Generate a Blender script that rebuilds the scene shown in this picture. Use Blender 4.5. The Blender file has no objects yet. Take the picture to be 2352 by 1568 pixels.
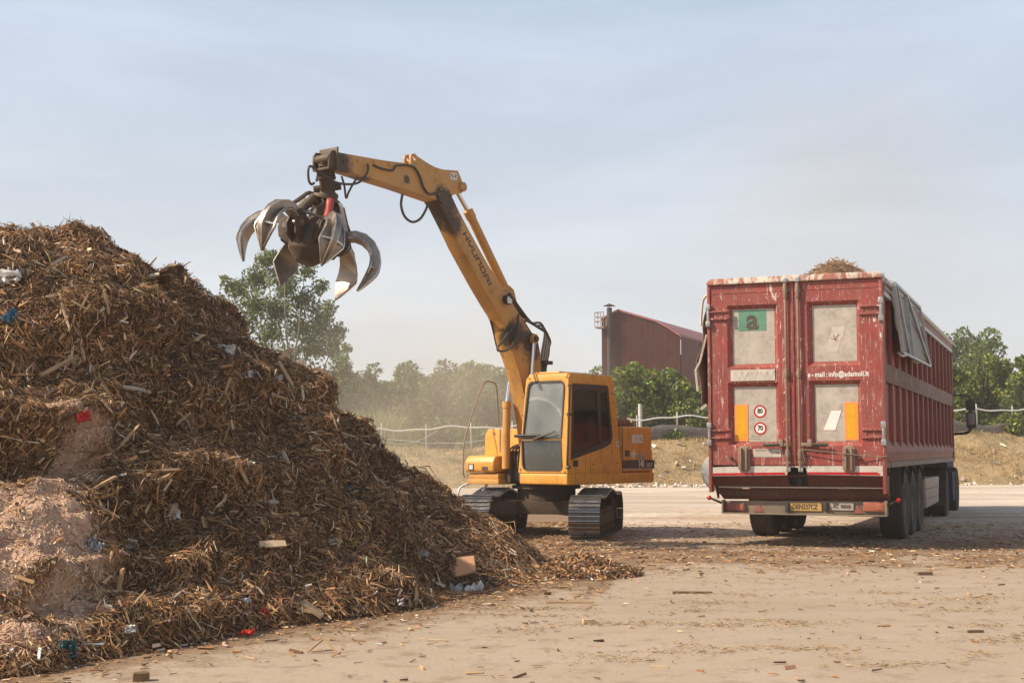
import bpy, bmesh, math, random
import numpy as np
from mathutils import Vector, Matrix
from mathutils.geometry import tessellate_polygon

random.seed(11)
rng = np.random.default_rng(11)
sc = bpy.context.scene
col = sc.collection
R = math.radians

# ------------------------------------------------------------------ camera
F_PX, CX, CY, HOR, CAM_H = 3079.0, 1176.0, 784.0, 1033.0, 1.42
PITCH = math.atan((HOR - CY) / F_PX)
cam_d = bpy.data.cameras.new('camera')
cam_d.sensor_width = 36.0
cam_d.lens = F_PX / 2352.0 * 36.0
cam_d.clip_start = 0.1
cam_d.clip_end = 3000.0
cam = bpy.data.objects.new('camera', cam_d)
col.objects.link(cam)
cam.location = (0, 0, CAM_H)
cam.rotation_euler = (R(90) + PITCH, 0, 0)
sc.camera = cam

# ------------------------------------------------------------------ light
SUN_EL, SUN_AZ = R(41), R(256.5)        # azimuth measured clockwise from +Y
to_sun = Vector((math.sin(SUN_AZ) * math.cos(SUN_EL), math.cos(SUN_AZ) * math.cos(SUN_EL), math.sin(SUN_EL)))
world = bpy.data.worlds.new('World')
sc.world = world
world.use_nodes = True
wn, wl = world.node_tree.nodes, world.node_tree.links
wn.clear()
w_out = wn.new('ShaderNodeOutputWorld')
w_bg = wn.new('ShaderNodeBackground')
w_bg.inputs['Strength'].default_value = 0.09
sky = wn.new('ShaderNodeTexSky')
sky.sky_type = 'NISHITA'
sky.sun_disc = False
sky.sun_elevation = SUN_EL
sky.sun_rotation = SUN_AZ
sky.altitude = 0
sky.air_density = 1.0
sky.dust_density = 4.0
sky.ozone_density = 1.2
# thin summer haze and streaks of cirrus
tc = wn.new('ShaderNodeTexCoord')
mp = wn.new('ShaderNodeMapping')
mp.inputs['Rotation'].default_value = (0, R(-20), 0)
mp.inputs['Scale'].default_value = (1.2, 1.0, 5.0)
nz = wn.new('ShaderNodeTexNoise')
nz.inputs['Scale'].default_value = 1.9
nz.inputs['Detail'].default_value = 6
nz.inputs['Roughness'].default_value = 0.55
nz.inputs['Distortion'].default_value = 0.4
# share of bright haze in the sky falls with height; cirrus adds to it
sep = wn.new('ShaderNodeSeparateXYZ')
wl.new(tc.outputs['Generated'], sep.inputs[0])
ramp = wn.new('ShaderNodeValToRGB')
cr = ramp.color_ramp
cr.elements[0].position, cr.elements[0].color = 0.0, (0.90, 0.90, 0.90, 1)
cr.elements[1].position, cr.elements[1].color = 1.0, (0.10, 0.10, 0.10, 1)
for p_, v_ in ((0.12, 0.86), (0.33, 0.70), (0.5, 0.36), (0.7, 0.16)):
    el = cr.elements.new(p_)
    el.color = (v_, v_, v_, 1)
wl.new(sep.outputs[2], ramp.inputs[0])
rp = wn.new('ShaderNodeMapRange')
rp.inputs['From Min'].default_value = 0.44
rp.inputs['From Max'].default_value = 0.75
rp.inputs['To Min'].default_value = -0.05
rp.inputs['To Max'].default_value = 0.22
fa = wn.new('ShaderNodeMath')
fa.operation = 'ADD'
fa.use_clamp = True
tint = wn.new('ShaderNodeMix')
tint.data_type = 'RGBA'
tint.inputs[6].default_value = (6.75, 8.0, 9.75, 1)
tint.inputs[7].default_value = (7.9, 8.15, 8.3, 1)
tr_ = wn.new('ShaderNodeMapRange')
tr_.inputs['From Min'].default_value = 0.34
tr_.inputs['From Max'].default_value = 0.06
wl.new(sep.outputs[2], tr_.inputs['Value'])
wl.new(tr_.outputs['Result'], tint.inputs[0])
mx = wn.new('ShaderNodeMix')
mx.data_type = 'RGBA'
wl.new(tc.outputs['Generated'], mp.inputs['Vector'])
wl.new(mp.outputs['Vector'], nz.inputs['Vector'])
wl.new(nz.outputs['Fac'], rp.inputs['Value'])
wl.new(ramp.outputs['Color'], fa.inputs[0])
wl.new(rp.outputs['Result'], fa.inputs[1])
wl.new(fa.outputs[0], mx.inputs[0])
wl.new(sky.outputs['Color'], mx.inputs[6])
wl.new(tint.outputs[2], mx.inputs[7])
wl.new(mx.outputs[2], w_bg.inputs['Color'])
wl.new(w_bg.outputs['Background'], w_out.inputs['Surface'])

sun_d = bpy.data.lights.new('sun', 'SUN')
sun_d.energy = 5.0
sun_d.angle = R(0.6)
sun_d.color = (1.0, 0.87, 0.69)
sun = bpy.data.objects.new('sun', sun_d)
col.objects.link(sun)
sun.location = to_sun * 60
sun.rotation_euler = to_sun.to_track_quat('Z', 'Y').to_euler()

vs = sc.view_settings
vs.view_transform = 'Standard'
vs.look = 'None'
vs.exposure = 0.18
vs.gamma = 1.0
vs.use_curve_mapping = False
sc.render.engine = 'CYCLES'
sc.cycles.volume_max_steps = 64
sc.cycles.volume_bounces = 2
sc.cycles.max_bounces = 8
sc.cycles.transparent_max_bounces = 16


# ------------------------------------------------------------------ helpers
def ray(px, py):
    a, b = (px - CX) / F_PX, (CY - py) / F_PX
    c, s = math.cos(PITCH), math.sin(PITCH)
    return Vector((a, c - b * s, s + b * c))


def at(px, py, D):                      # the point D metres in front of the camera seen there
    r = ray(px, py)
    return Vector((0, 0, CAM_H)) + r * (D / r.y)


def gnd(px, py, z=0.0):
    r = ray(px, py)
    return Vector((0, 0, CAM_H)) + r * ((z - CAM_H) / r.z)


def hash3(ix, iy, iz, seed=0):
    h = (ix.astype(np.uint32) * np.uint32(73856093)) ^ (iy.astype(np.uint32) * np.uint32(19349663)) ^ (iz.astype(np.uint32) * np.uint32(83492791)) ^ np.uint32(seed * 2654435 + 77)
    h ^= h >> np.uint32(13)
    h *= np.uint32(1274126177)
    h ^= h >> np.uint32(16)
    return (h & np.uint32(0xFFFFFF)).astype(np.float64) / 0xFFFFFF


def vnoise(P, seed=0):
    Pf = np.floor(P)
    f = P - Pf
    f = f * f * (3 - 2 * f)
    i = Pf.astype(np.int64)
    out = 0
    for dx in (0, 1):
        for dy in (0, 1):
            for dz in (0, 1):
                w = (f[..., 0] if dx else 1 - f[..., 0]) * (f[..., 1] if dy else 1 - f[..., 1]) * (f[..., 2] if dz else 1 - f[..., 2])
                out = out + w * hash3(i[..., 0] + dx, i[..., 1] + dy, i[..., 2] + dz, seed)
    return out * 2 - 1


def fbm(P, oct=4, seed=0, gain=0.5):
    a, o = 1.0, 0
    for k in range(oct):
        o = o + a * vnoise(P * 2 ** k + 13.7 * k, seed + k)
        a *= gain
    return o


class MB:
    def __init__(s):
        s.v, s.f = [], []

    def add(s, vs_, fs_, M=None):
        o = len(s.v)
        s.v += [tuple(M @ Vector(q)) if M is not None else tuple(q) for q in vs_]
        s.f += [tuple(i + o for i in f) for f in fs_]
        return s

    def bx(s, x0, x1, y0, y1, z0, z1, M=None):
        vs_ = [(x, y, z) for z in (z0, z1) for y in (y0, y1) for x in (x0, x1)]
        return s.add(vs_, [(0, 2, 3, 1), (4, 5, 7, 6), (0, 1, 5, 4), (2, 6, 7, 3), (0, 4, 6, 2), (1, 3, 7, 5)], M)

    def tube(s, pts, r, n=7, cap=True, M=None):
        pts = [Vector(p) for p in pts]
        rs = r if isinstance(r, (list, tuple)) else [r] * len(pts)
        vs_, fs_ = [], []
        up = None
        for k, p in enumerate(pts):
            d = (pts[min(k + 1, len(pts) - 1)] - pts[max(k - 1, 0)])
            d.normalize()
            if up is None:
                up = d.orthogonal().normalized()
            up = (up - d * up.dot(d))
            up = up.normalized() if up.length > 1e-6 else d.orthogonal().normalized()
            b = d.cross(up)
            for j in range(n):
                a = 2 * math.pi * j / n
                vs_.append(p + (up * math.cos(a) + b * math.sin(a)) * rs[k])
        for k in range(len(pts) - 1):
            for j in range(n):
                j2 = (j + 1) % n
                fs_.append((k * n + j, k * n + j2, (k + 1) * n + j2, (k + 1) * n + j))
        if cap:
            fs_.append(tuple(range(n))[::-1])
            fs_.append(tuple((len(pts) - 1) * n + j for j in range(n)))
        return s.add(vs_, fs_, M)

    def cyl(s, p0, p1, r0, r1=None, n=14, M=None):
        return s.tube([p0, p1], [r0, r0 if r1 is None else r1], n, True, M)

    def lathe(s, prof, n=24, M=None):     # profile of (radius, axial), axis = local y
        vs_, fs_ = [], []
        m = len(prof)
        for j in range(n):
            a = 2 * math.pi * j / n
            for r_, h in prof:
                vs_.append((r_ * math.cos(a), h, r_ * math.sin(a)))
        for j in range(n):
            j2 = (j + 1) % n
            for k in range(m - 1):
                fs_.append((j * m + k, j * m + k + 1, j2 * m + k + 1, j2 * m + k))
        return s.add(vs_, fs_, M)

    def plate(s, outer, holes, lo, hi, f, M=None):
        """polygon with holes, given in 2-D, thickened from lo to hi; f(a, b, c) -> xyz"""
        loops = [outer] + list(holes)
        flat = [p for l in loops for p in l]
        tris = tessellate_polygon([[Vector((p[0], p[1], 0)) for p in l] for l in loops])
        n = len(flat)
        vs_ = [f(a, b, lo) for a, b in flat] + [f(a, b, hi) for a, b in flat]
        fs_ = [tuple(t) for t in tris] + [tuple(i + n for i in t[::-1]) for t in tris]
        o = 0
        for l in loops:
            m = len(l)
            for k in range(m):
                fs_.append((o + k, o + (k + 1) % m, o + n + (k + 1) % m, o + n + k))
            o += m
        return s.add(vs_, fs_, M)

    def prism(s, poly, lo, hi, f=lambda a, b, c: (a, c, b), M=None):
        n = len(poly)
        vs_ = [f(a, b, lo) for a, b in poly] + [f(a, b, hi) for a, b in poly]
        fs_ = [tuple(range(n)), tuple(range(2 * n - 1, n - 1, -1))]
        fs_ += [(k, (k + 1) % n, n + (k + 1) % n, n + k) for k in range(n)]
        return s.add(vs_, fs_, M)

    def mesh(s, name, bevel=0.0, smooth=True, seg=2, ang=38):
        me = bpy.data.meshes.new(name)
        me.from_pydata(s.v, [], s.f)
        bm = bmesh.new()
        bm.from_mesh(me)
        bmesh.ops.recalc_face_normals(bm, faces=bm.faces)
        if bevel:
            es = [e for e in bm.edges if len(e.link_faces) == 2 and e.calc_face_angle(0) > R(28)]
            bmesh.ops.bevel(bm, geom=es, offset=bevel, segments=seg, affect='EDGES', profile=0.6, clamp_overlap=True)
        bm.to_mesh(me)
        bm.free()
        if smooth:
            me.polygons.foreach_set('use_smooth', np.ones(len(me.polygons), dtype=bool))
            me.set_sharp_from_angle(angle=R(ang))
        return me

    def mark(s):                          # everything added so far is one finished piece
        s.marks = getattr(s, 'marks', []) + [(len(s.v), len(s.f))]
        return s

    def build_each(s, name, m, parent=None, bevel=0.0, smooth=True, seg=2):
        s.mark()
        out, v0, f0 = [], 0, 0
        for v1, f1 in s.marks:
            if v1 > v0:
                b_ = MB()
                b_.add(s.v[v0:v1], [tuple(i - v0 for i in f) for f in s.f[f0:f1]])
                out.append(b_.build(name, m, parent, bevel, smooth, seg))
            v0, f0 = v1, f1
        return out

    def build(s, name, m, parent=None, bevel=0.0, smooth=True, seg=2, loc=None, rot=None):
        me = s.mesh(name, bevel, smooth, seg)
        me.materials.append(m)
        return put(name, me, parent, loc, rot)


def put(name, me, parent=None, loc=None, rot=None):
    o = bpy.data.objects.new(name, me)
    col.objects.link(o)
    if parent is not None:
        o.parent = parent
    if loc is not None:
        o.location = loc
    if rot is not None:
        o.rotation_euler = rot
    return o


def tag(o, label, cat, group=None, kind=None):
    o['label'] = label
    o['category'] = cat
    if group:
        o['group'] = group
    if kind:
        o['kind'] = kind
    return o


def struct(o, kind='structure'):
    o['kind'] = kind
    return o


def empty(name, loc, rz=0.0):
    o = bpy.data.objects.new(name, None)
    col.objects.link(o)
    o.location = loc
    o.rotation_euler = (0, 0, rz)
    o.empty_display_size = 0.2
    return o


def np_mesh(name, V, quads=None, tris=None, colr=None, smooth=False):
    """fast mesh from numpy arrays"""
    me = bpy.data.meshes.new(name)
    nq = 0 if quads is None else len(quads)
    nt = 0 if tris is None else len(tris)
    idx = np.concatenate([q.ravel() for q in (quads, tris) if q is not None]).astype(np.int32)
    me.vertices.add(len(V))
    me.vertices.foreach_set('co', np.ascontiguousarray(V, dtype=np.float32).ravel())
    me.loops.add(len(idx))
    me.loops.foreach_set('vertex_index', idx)
    me.polygons.add(nq + nt)
    st = np.concatenate([np.arange(nq) * 4, nq * 4 + np.arange(nt) * 3]).astype(np.int32)
    me.polygons.foreach_set('loop_start', st)
    me.polygons.foreach_set('use_smooth', np.full(nq + nt, smooth, dtype=bool))
    me.update(calc_edges=True)
    if colr is not None:
        at_ = me.color_attributes.new('tint', 'FLOAT_COLOR', 'POINT')
        c4 = np.ones((len(V), 4), dtype=np.float32)
        c4[:, :3] = colr
        at_.data.foreach_set('color', c4.ravel())
    return me


def rrect(x0, x1, y0, y1, r, n=4):
    pts = []
    for cx, cy, a0 in ((x1 - r, y1 - r, 0), (x0 + r, y1 - r, 90), (x0 + r, y0 + r, 180), (x1 - r, y0 + r, 270)):
        for k in range(n + 1):
            a = R(a0 + 90 * k / n)
            pts.append((cx + r * math.cos(a), cy + r * math.sin(a)))
    return pts


def smooth_path(pts, n=6):                # Catmull-Rom
    P = [Vector(p) for p in pts]
    P = [P[0] * 2 - P[1]] + P + [P[-1] * 2 - P[-2]]
    out = []
    for i in range(1, len(P) - 2):
        for k in range(n):
            t = k / n
            a, b, c, d = P[i - 1], P[i], P[i + 1], P[i + 2]
            out.append(0.5 * ((2 * b) + (c - a) * t + (2 * a - 5 * b + 4 * c - d) * t * t + (3 * b - a - 3 * c + d) * t ** 3))
    out.append(P[-2])
    return out


# ------------------------------------------------------------------ materials
def newmat(name):
    m = bpy.data.materials.new(name)
    m.use_nodes = True
    return m, m.node_tree.nodes, m.node_tree.links, m.node_tree.nodes['Principled BSDF']


def mixc(N, L, fac, a, b, blend='MIX'):
    x = N.new('ShaderNodeMix')
    x.data_type = 'RGBA'
    x.blend_type = blend
    if isinstance(fac, float):
        x.inputs[0].default_value = fac
    else:
        L.new(fac, x.inputs[0])
    for i, q in ((6, a), (7, b)):
        if isinstance(q, tuple):
            x.inputs[i].default_value = (*q, 1)
        else:
            L.new(q, x.inputs[i])
    return x.outputs[2]


def noise(N, L, vec, scale, detail=4, rough=0.55, stretch=None, dist=0.0):
    if stretch:
        mp_ = N.new('ShaderNodeMapping')
        mp_.inputs['Scale'].default_value = stretch
        L.new(vec, mp_.inputs['Vector'])
        vec = mp_.outputs['Vector']
    n = N.new('ShaderNodeTexNoise')
    n.inputs['Scale'].default_value = scale
    n.inputs['Detail'].default_value = detail
    n.inputs['Roughness'].default_value = rough
    n.inputs['Distortion'].default_value = dist
    L.new(vec, n.inputs['Vector'])
    return n.outputs['Fac']


def rng_(N, L, v, a, b, c=0.0, d=1.0):
    r_ = N.new('ShaderNodeMapRange')
    r_.inputs['From Min'].default_value = a
    r_.inputs['From Max'].default_value = b
    r_.inputs['To Min'].default_value = c
    r_.inputs['To Max'].default_value = d
    L.new(v, r_.inputs['Value'])
    return r_.outputs['Result']


DUST = (0.42, 0.31, 0.21)


def mat(name, c, rough=0.6, metal=0.0, var=0.25, scale=3.0, dust=0.0, dustc=DUST, chips=None, chipt=(0.64, 0.68),
        grime=0.0, bump=0.0, bscale=20.0, streak=0.0, spec=0.5, specks=None, spots=(), stain=0.0):
    m, N, L, B = newmat(name)
    t = N.new('ShaderNodeTexCoord').outputs['Object']
    n1 = noise(N, L, t, scale, 5)
    dark = tuple(x * (1 - var) for x in c)
    lite = tuple(min(1, x * (1 + var * 0.7)) for x in c)
    cc = mixc(N, L, rng_(N, L, n1, 0.3, 0.7), dark, lite)
    if dust:
        n2 = noise(N, L, t, 1.7, 6, 0.65, None, 0.3)
        cc = mixc(N, L, rng_(N, L, n2, 0.32, 0.75, dust * 0.25, dust), cc, dustc)
    if streak:
        n5 = noise(N, L, t, 1.0, 5, 0.7, (14, 14, 1.2))
        cc = mixc(N, L, rng_(N, L, n5, 0.5, 0.75, 0.0, streak), cc, dustc)
    if grime:
        n3 = noise(N, L, t, 2.6, 6, 0.7)
        cc = mixc(N, L, rng_(N, L, n3, 0.52, 0.72, 0.0, grime), cc, (0.05, 0.033, 0.02))
    if chips:
        n4 = noise(N, L, t, 5.0, 8, 0.72, (1.6, 1.6, 0.55), 0.6)
        n6 = noise(N, L, t, 1.1, 3)
        mm = N.new('ShaderNodeMath')
        mm.operation = 'MULTIPLY_ADD'
        L.new(n6, mm.inputs[0])
        mm.inputs[1].default_value = 0.22
        L.new(n4, mm.inputs[2])
        cc = mixc(N, L, rng_(N, L, mm.outputs[0], chipt[0] + 0.11, chipt[1] + 0.11), cc, chips)
    if stain:
        n7 = noise(N, L, t, 7.0, 7, 0.8)
        cc = mixc(N, L, rng_(N, L, n7, 0.46, 0.70, 0.0, stain), cc, (0.16, 0.125, 0.09))
    if specks:
        n8 = noise(N, L, t, 17.0, 5, 0.8, (1.5, 1.5, 0.45), 1.2)
        cc = mixc(N, L, rng_(N, L, n8, 0.605, 0.64), cc, specks)
        n9 = noise(N, L, t, 9.0, 4, 0.75, (3.0, 3.0, 0.16), 0.8)
        cc = mixc(N, L, rng_(N, L, n9, 0.615, 0.64), cc, specks)
    for (x_, y_, z_, r_) in spots:        # grease flung round a pin
        vm = N.new('ShaderNodeVectorMath')
        vm.operation = 'DISTANCE'
        L.new(t, vm.inputs[0])
        vm.inputs[1].default_value = (x_, y_, z_)
        md_ = N.new('ShaderNodeMath')
        md_.operation = 'MULTIPLY_ADD'
        L.new(noise(N, L, t, 6.0, 5, 0.7), md_.inputs[0])
        md_.inputs[1].default_value = -r_ * 1.5
        L.new(vm.outputs['Value'], md_.inputs[2])
        cc = mixc(N, L, rng_(N, L, md_.outputs[0], r_ * 0.35, r_ * -0.15, 0.0, 0.92), cc, (0.045, 0.03, 0.02))
    L.new(cc, B.inputs['Base Color'])
    B.inputs['Metallic'].default_value = metal
    L.new(rng_(N, L, n1, 0.3, 0.7, max(0.05, rough - 0.12), min(1, rough + 0.12)), B.inputs['Roughness'])
    B.inputs['Specular IOR Level'].default_value = spec
    if bump:
        nb = noise(N, L, t, bscale, 6, 0.6)
        bp = N.new('ShaderNodeBump')
        bp.inputs['Strength'].default_value = bump
        bp.inputs['Distance'].default_value = 0.02
        L.new(nb, bp.inputs['Height'])
        L.new(bp.outputs['Normal'], B.inputs['Normal'])
    return m


def tint_mat(name, rough=0.85, transl=0.0, spec=0.3):
    m, N, L, B = newmat(name)
    a = N.new('ShaderNodeAttribute')
    a.attribute_name = 'tint'
    L.new(a.outputs['Color'], B.inputs['Base Color'])
    B.inputs['Roughness'].default_value = rough
    B.inputs['Specular IOR Level'].default_value = spec
    if transl:
        tr = N.new('ShaderNodeBsdfTranslucent')
        L.new(mixc(N, L, 0.5, a.outputs['Color'], (0.25, 0.3, 0.05)), tr.inputs['Color'])
        ms = N.new('ShaderNodeMixShader')
        ms.inputs[0].default_value = transl
        L.new(B.outputs[0], ms.inputs[1])
        L.new(tr.outputs[0], ms.inputs[2])
        L.new(ms.outputs[0], N['Material Output'].inputs['Surface'])
    return m


def glass_mat(name, tint, dust, dustc=(0.5, 0.46, 0.4), rough=0.03, arc=None):
    m, N, L, B = newmat(name)
    N.remove(B)
    tr = N.new('ShaderNodeBsdfTransparent')
    tr.inputs['Color'].default_value = (*tint, 1)
    df = N.new('ShaderNodeBsdfDiffuse')
    df.inputs['Color'].default_value = (*dustc, 1)
    gl = N.new('ShaderNodeBsdfGlossy')
    gl.inputs['Roughness'].default_value = rough
    fr = N.new('ShaderNodeFresnel')
    fr.inputs['IOR'].default_value = 1.5
    t = N.new('ShaderNodeTexCoord').outputs['Object']
    n1 = noise(N, L, t, 2.5, 5, 0.6)
    m1 = N.new('ShaderNodeMixShader')
    fdust = rng_(N, L, n1, 0.3, 0.7, dust * 0.6, dust * 1.3)
    if arc:                                  # the sweep of the wiper is cleaner, with a dirty rim
        vm = N.new('ShaderNodeVectorMath')
        vm.operation = 'DISTANCE'
        L.new(t, vm.inputs[0])
        vm.inputs[1].default_value = arc[:3]
        inside = rng_(N, L, vm.outputs['Value'], arc[3] - 0.015, arc[3], 0.55, 1.0)
        rim = rng_(N, L, vm.outputs['Value'], arc[3], arc[3] + 0.05, 1.5, 1.0)
        ml1 = N.new('ShaderNodeMath')
        ml1.operation = 'MULTIPLY'
        L.new(inside, ml1.inputs[0])
        L.new(rim, ml1.inputs[1])
        ml2 = N.new('ShaderNodeMath')
        ml2.operation = 'MULTIPLY'
        L.new(ml1.outputs[0], ml2.inputs[0])
        L.new(fdust, ml2.inputs[1])
        fdust = ml2.outputs[0]
    L.new(fdust, m1.inputs[0])
    L.new(tr.outputs[0], m1.inputs[1])
    L.new(df.outputs[0], m1.inputs[2])
    m2 = N.new('ShaderNodeMixShader')
    L.new(fr.outputs[0], m2.inputs[0])
    L.new(m1.outputs[0], m2.inputs[1])
    L.new(gl.outputs[0], m2.inputs[2])
    L.new(m2.outputs[0], N['Material Output'].inputs['Surface'])
    return m


M = {}
M['yellow'] = mat('yellow_paint', (0.80, 0.35, 0.03), 0.45, 0, 0.12, 2.0, dust=0.34, dustc=(0.58, 0.38, 0.17), grime=0.20, specks=(0.22, 0.11, 0.05), stain=0.3, streak=0.16, bump=0.06, bscale=5)
M['yellow_boom'] = mat('dusty_yellow_paint', (0.62, 0.29, 0.05), 0.55, 0, 0.15, 2.0, dust=0.5, dustc=(0.40, 0.26, 0.13), grime=0.5, streak=0.12)
M['boom'] = mat('greasy_dusty_boom_paint', (0.62, 0.29, 0.05), 0.55, 0, 0.15, 2.0, dust=0.5, dustc=(0.40, 0.26, 0.13), grime=0.5, streak=0.12,
                spots=((2.74, .1, 5.26, .34), (2.5, .1, 4.95, .2), (.95, .1, 3.35, .3), (.5, .1, 3.25, .36), (1.12, .1, 3.25, .2), (2.66, -.16, 5.1, .3)))
M['arm'] = mat('greasy_dusty_arm_paint', (0.60, 0.29, 0.06), 0.55, 0, 0.15, 2.0, dust=0.5, dustc=(0.40, 0.26, 0.13), grime=0.45, streak=0.12,
               spots=((2.76, .1, 5.36, .2), (4.95, .1, 5.5, .24), (4.4, -.05, 5.40, .16), (3.6, .1, 5.5, .08)))
M['dark_steel'] = mat('dark_greasy_steel', (0.055, 0.042, 0.032), 0.6, 0.2, 0.4, 5.0, dust=0.25, dustc=(0.2, 0.14, 0.09), bump=0.3, bscale=25)
M['under'] = mat('caked_undercarriage', (0.06, 0.04, 0.025), 0.9, 0, 0.4, 4.0, dust=0.35, dustc=(0.23, 0.16, 0.10), bump=0.6, bscale=14)
M['grouser'] = mat('polished_grouser', (0.46, 0.46, 0.47), 0.35, 0.85, 0.25, 8.0, dust=0.5, dustc=(0.16, 0.12, 0.08))
M['shoe'] = mat('worn_track_shoe', (0.13, 0.115, 0.10), 0.5, 0.6, 0.35, 6.0, dust=0.55, dustc=(0.16, 0.12, 0.08))
M['edge'] = mat('polished_tine_edge', (0.62, 0.57, 0.50), 0.3, 0.9, 0.2, 6.0, grime=0.2)
M['tine'] = mat('worn_dark_tine', (0.37, 0.315, 0.26), 0.40, 0.8, 0.4, 4.0, dust=0.3, dustc=(0.24, 0.16, 0.10), grime=0.45, bump=0.15, bscale=18)
M['hub'] = mat('grimy_grapple_body', (0.085, 0.058, 0.038), 0.6, 0.2, 0.4, 5.0, dust=0.35, dustc=(0.2, 0.13, 0.075), grime=0.6, bump=0.3, bscale=16)
M['chrome'] = mat('polished_rod', (0.75, 0.76, 0.78), 0.15, 1.0, 0.05, 3.0)
M['hose'] = mat('rubber_hose', (0.03, 0.028, 0.026), 0.5, 0, 0.3, 8.0, dust=0.35, dustc=(0.2, 0.15, 0.1))
M['red_cyl'] = mat('red_cylinder_paint', (0.42, 0.03, 0.025), 0.5, 0, 0.2, 4.0, dust=0.2)
M['black'] = mat('black_plastic', (0.02, 0.02, 0.02), 0.5, 0, 0.3, 6.0, dust=0.12)
M['glass_front'] = glass_mat('dusty_windscreen', (0.80, 0.85, 0.83), 0.07, (0.50, 0.50, 0.48))
M['glass_dusty'] = glass_mat('thickly_dusty_windscreen', (0.80, 0.85, 0.84), 0.36, (0.56, 0.58, 0.56), arc=(0.94, 0.50, 1.66, 0.60))  # upper pane: thicker dust film, thinner inside the wiper sweep
M['glass_side'] = glass_mat('tinted_side_glass', (0.50, 0.46, 0.41), 0.05, (0.3, 0.24, 0.18))
M['lamp_glass'] = mat('lamp_lens', (0.7, 0.7, 0.68), 0.2, 0.2, 0.1, 10.0, dust=0.2)
M['white'] = mat('white_sticker', (0.72, 0.70, 0.66), 0.6, 0, 0.08, 6.0, dust=0.15)
M['ink'] = mat('dark_print', (0.035, 0.028, 0.025), 0.6, 0, 0.2, 8.0, dust=0.2)
M['white_ink'] = mat('white_print', (0.80, 0.77, 0.72), 0.6, 0, 0.08, 8.0)
M['interior'] = mat('cab_interior', (0.05, 0.045, 0.04), 0.8, 0, 0.3, 4.0)
M['red'] = mat('worn_red_truck_paint', (0.29, 0.026, 0.023), 0.55, 0, 0.22, 2.2, dust=0.36, dustc=(0.28, 0.15, 0.105), chips=(0.62, 0.55, 0.48), chipt=(0.635, 0.655), streak=0.3, specks=(0.60, 0.50, 0.43), stain=0.35)
M['red_side'] = mat('deep_red_side_paint', (0.27, 0.016, 0.018), 0.5, 0, 0.2, 1.6, dust=0.08)
M['rib'] = mat('dusty_red_rib_paint', (0.25, 0.055, 0.04), 0.6, 0, 0.25, 2.0, dust=0.5, dustc=(0.27, 0.17, 0.11))
M['band'] = mat('dusty_band_paint', (0.16, 0.055, 0.04), 0.65, 0, 0.25, 2.0, dust=0.55, dustc=(0.19, 0.115, 0.07))
M['skirt'] = mat('shaded_red_skirt', (0.075, 0.013, 0.010), 0.55, 0, 0.3, 3.0, dust=0.14, dustc=(0.2, 0.12, 0.08), streak=0.2)  # red darkened in the base colour for shade on the downward-facing skirt
M['toprail'] = mat('scraped_top_rail', (0.34, 0.08, 0.06), 0.6, 0, 0.2, 3.0, dust=0.35, chips=(0.66, 0.58, 0.48), chipt=(0.44, 0.54), specks=(0.66, 0.58, 0.48))
M['panel'] = mat('grey_door_panel', (0.50, 0.45, 0.39), 0.7, 0, 0.12, 5.0, dust=0.25, dustc=(0.36, 0.29, 0.22), grime=0.10, streak=0.2, stain=0.5)
M['strip'] = mat('dirty_white_strip', (0.62, 0.57, 0.52), 0.6, 0, 0.1, 4.0, dust=0.35, streak=0.3, stain=0.4)
M['retro_red'] = mat('red_reflective_tape', (0.45, 0.008, 0.01), 0.4, 0, 0.1, 4.0)
M['orange'] = mat('orange_reflective_border', (0.95, 0.30, 0.06), 0.4, 0, 0.08, 6.0)
M['amber'] = mat('amber_reflector', (0.72, 0.36, 0.01), 0.35, 0, 0.08, 6.0)
M['green'] = mat('green_sticker', (0.07, 0.26, 0.17), 0.5, 0, 0.15, 5.0, dust=0.15)
M['galv'] = mat('galvanised_metal', (0.42, 0.43, 0.43), 0.45, 0.7, 0.2, 10.0, dust=0.2)
M['bar'] = mat('dusty_lock_bar', (0.24, 0.15, 0.11), 0.55, 0.2, 0.25, 5.0, dust=0.4)
M['bumper'] = mat('dirty_bumper', (0.17, 0.13, 0.095), 0.65, 0.1, 0.2, 4.0, dust=0.35, grime=0.3)
M['tail'] = mat('dusty_red_lens', (0.26, 0.04, 0.03), 0.45, 0, 0.2, 12.0, dust=0.5, dustc=(.28, .2, .14))
M['tail_o'] = mat('dusty_orange_lens', (0.40, 0.08, 0.04), 0.45, 0, 0.2, 12.0, dust=0.5, dustc=(.3, .2, .14))
M['plate_y'] = mat('yellow_number_plate', (0.55, 0.32, 0.05), 0.5, 0, 0.12, 8.0, dust=0.4, stain=0.4)
M['plate_w'] = mat('white_number_plate', (0.40, 0.37, 0.32), 0.5, 0, 0.1, 8.0, dust=0.4, stain=0.5)
M['tyre'] = mat('dusty_tyre', (0.03, 0.026, 0.023), 0.85, 0, 0.3, 6.0, dust=0.35, dustc=(0.15, 0.11, 0.08), bump=0.2, bscale=30)
M['rim'] = mat('dusty_rim', (0.20, 0.17, 0.15), 0.6, 0.3, 0.3, 5.0, dust=0.5, dustc=(0.2, 0.15, 0.11))
M['canvas'] = mat('grey_canvas', (0.33, 0.34, 0.32), 0.8, 0, 0.2, 3.0, dust=0.35, streak=0.35, grime=0.15)
M['tarp'] = mat('ragged_brown_tarp', (0.18, 0.13, 0.085), 0.85, 0, 0.3, 3.0, dust=0.3)
M['navy'] = mat('dark_blue_cab_paint', (0.015, 0.022, 0.06), 0.7, 0, 0.2, 3.0, dust=0.06, spec=0.2)
M['mirror'] = mat('mirror_glass', (0.55, 0.65, 0.72), 0.05, 1.0, 0.03, 3.0)
M['whitebox'] = mat('dusty_pale_box', (0.45, 0.36, 0.31), 0.7, 0, 0.15, 4.0, dust=0.4)
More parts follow.
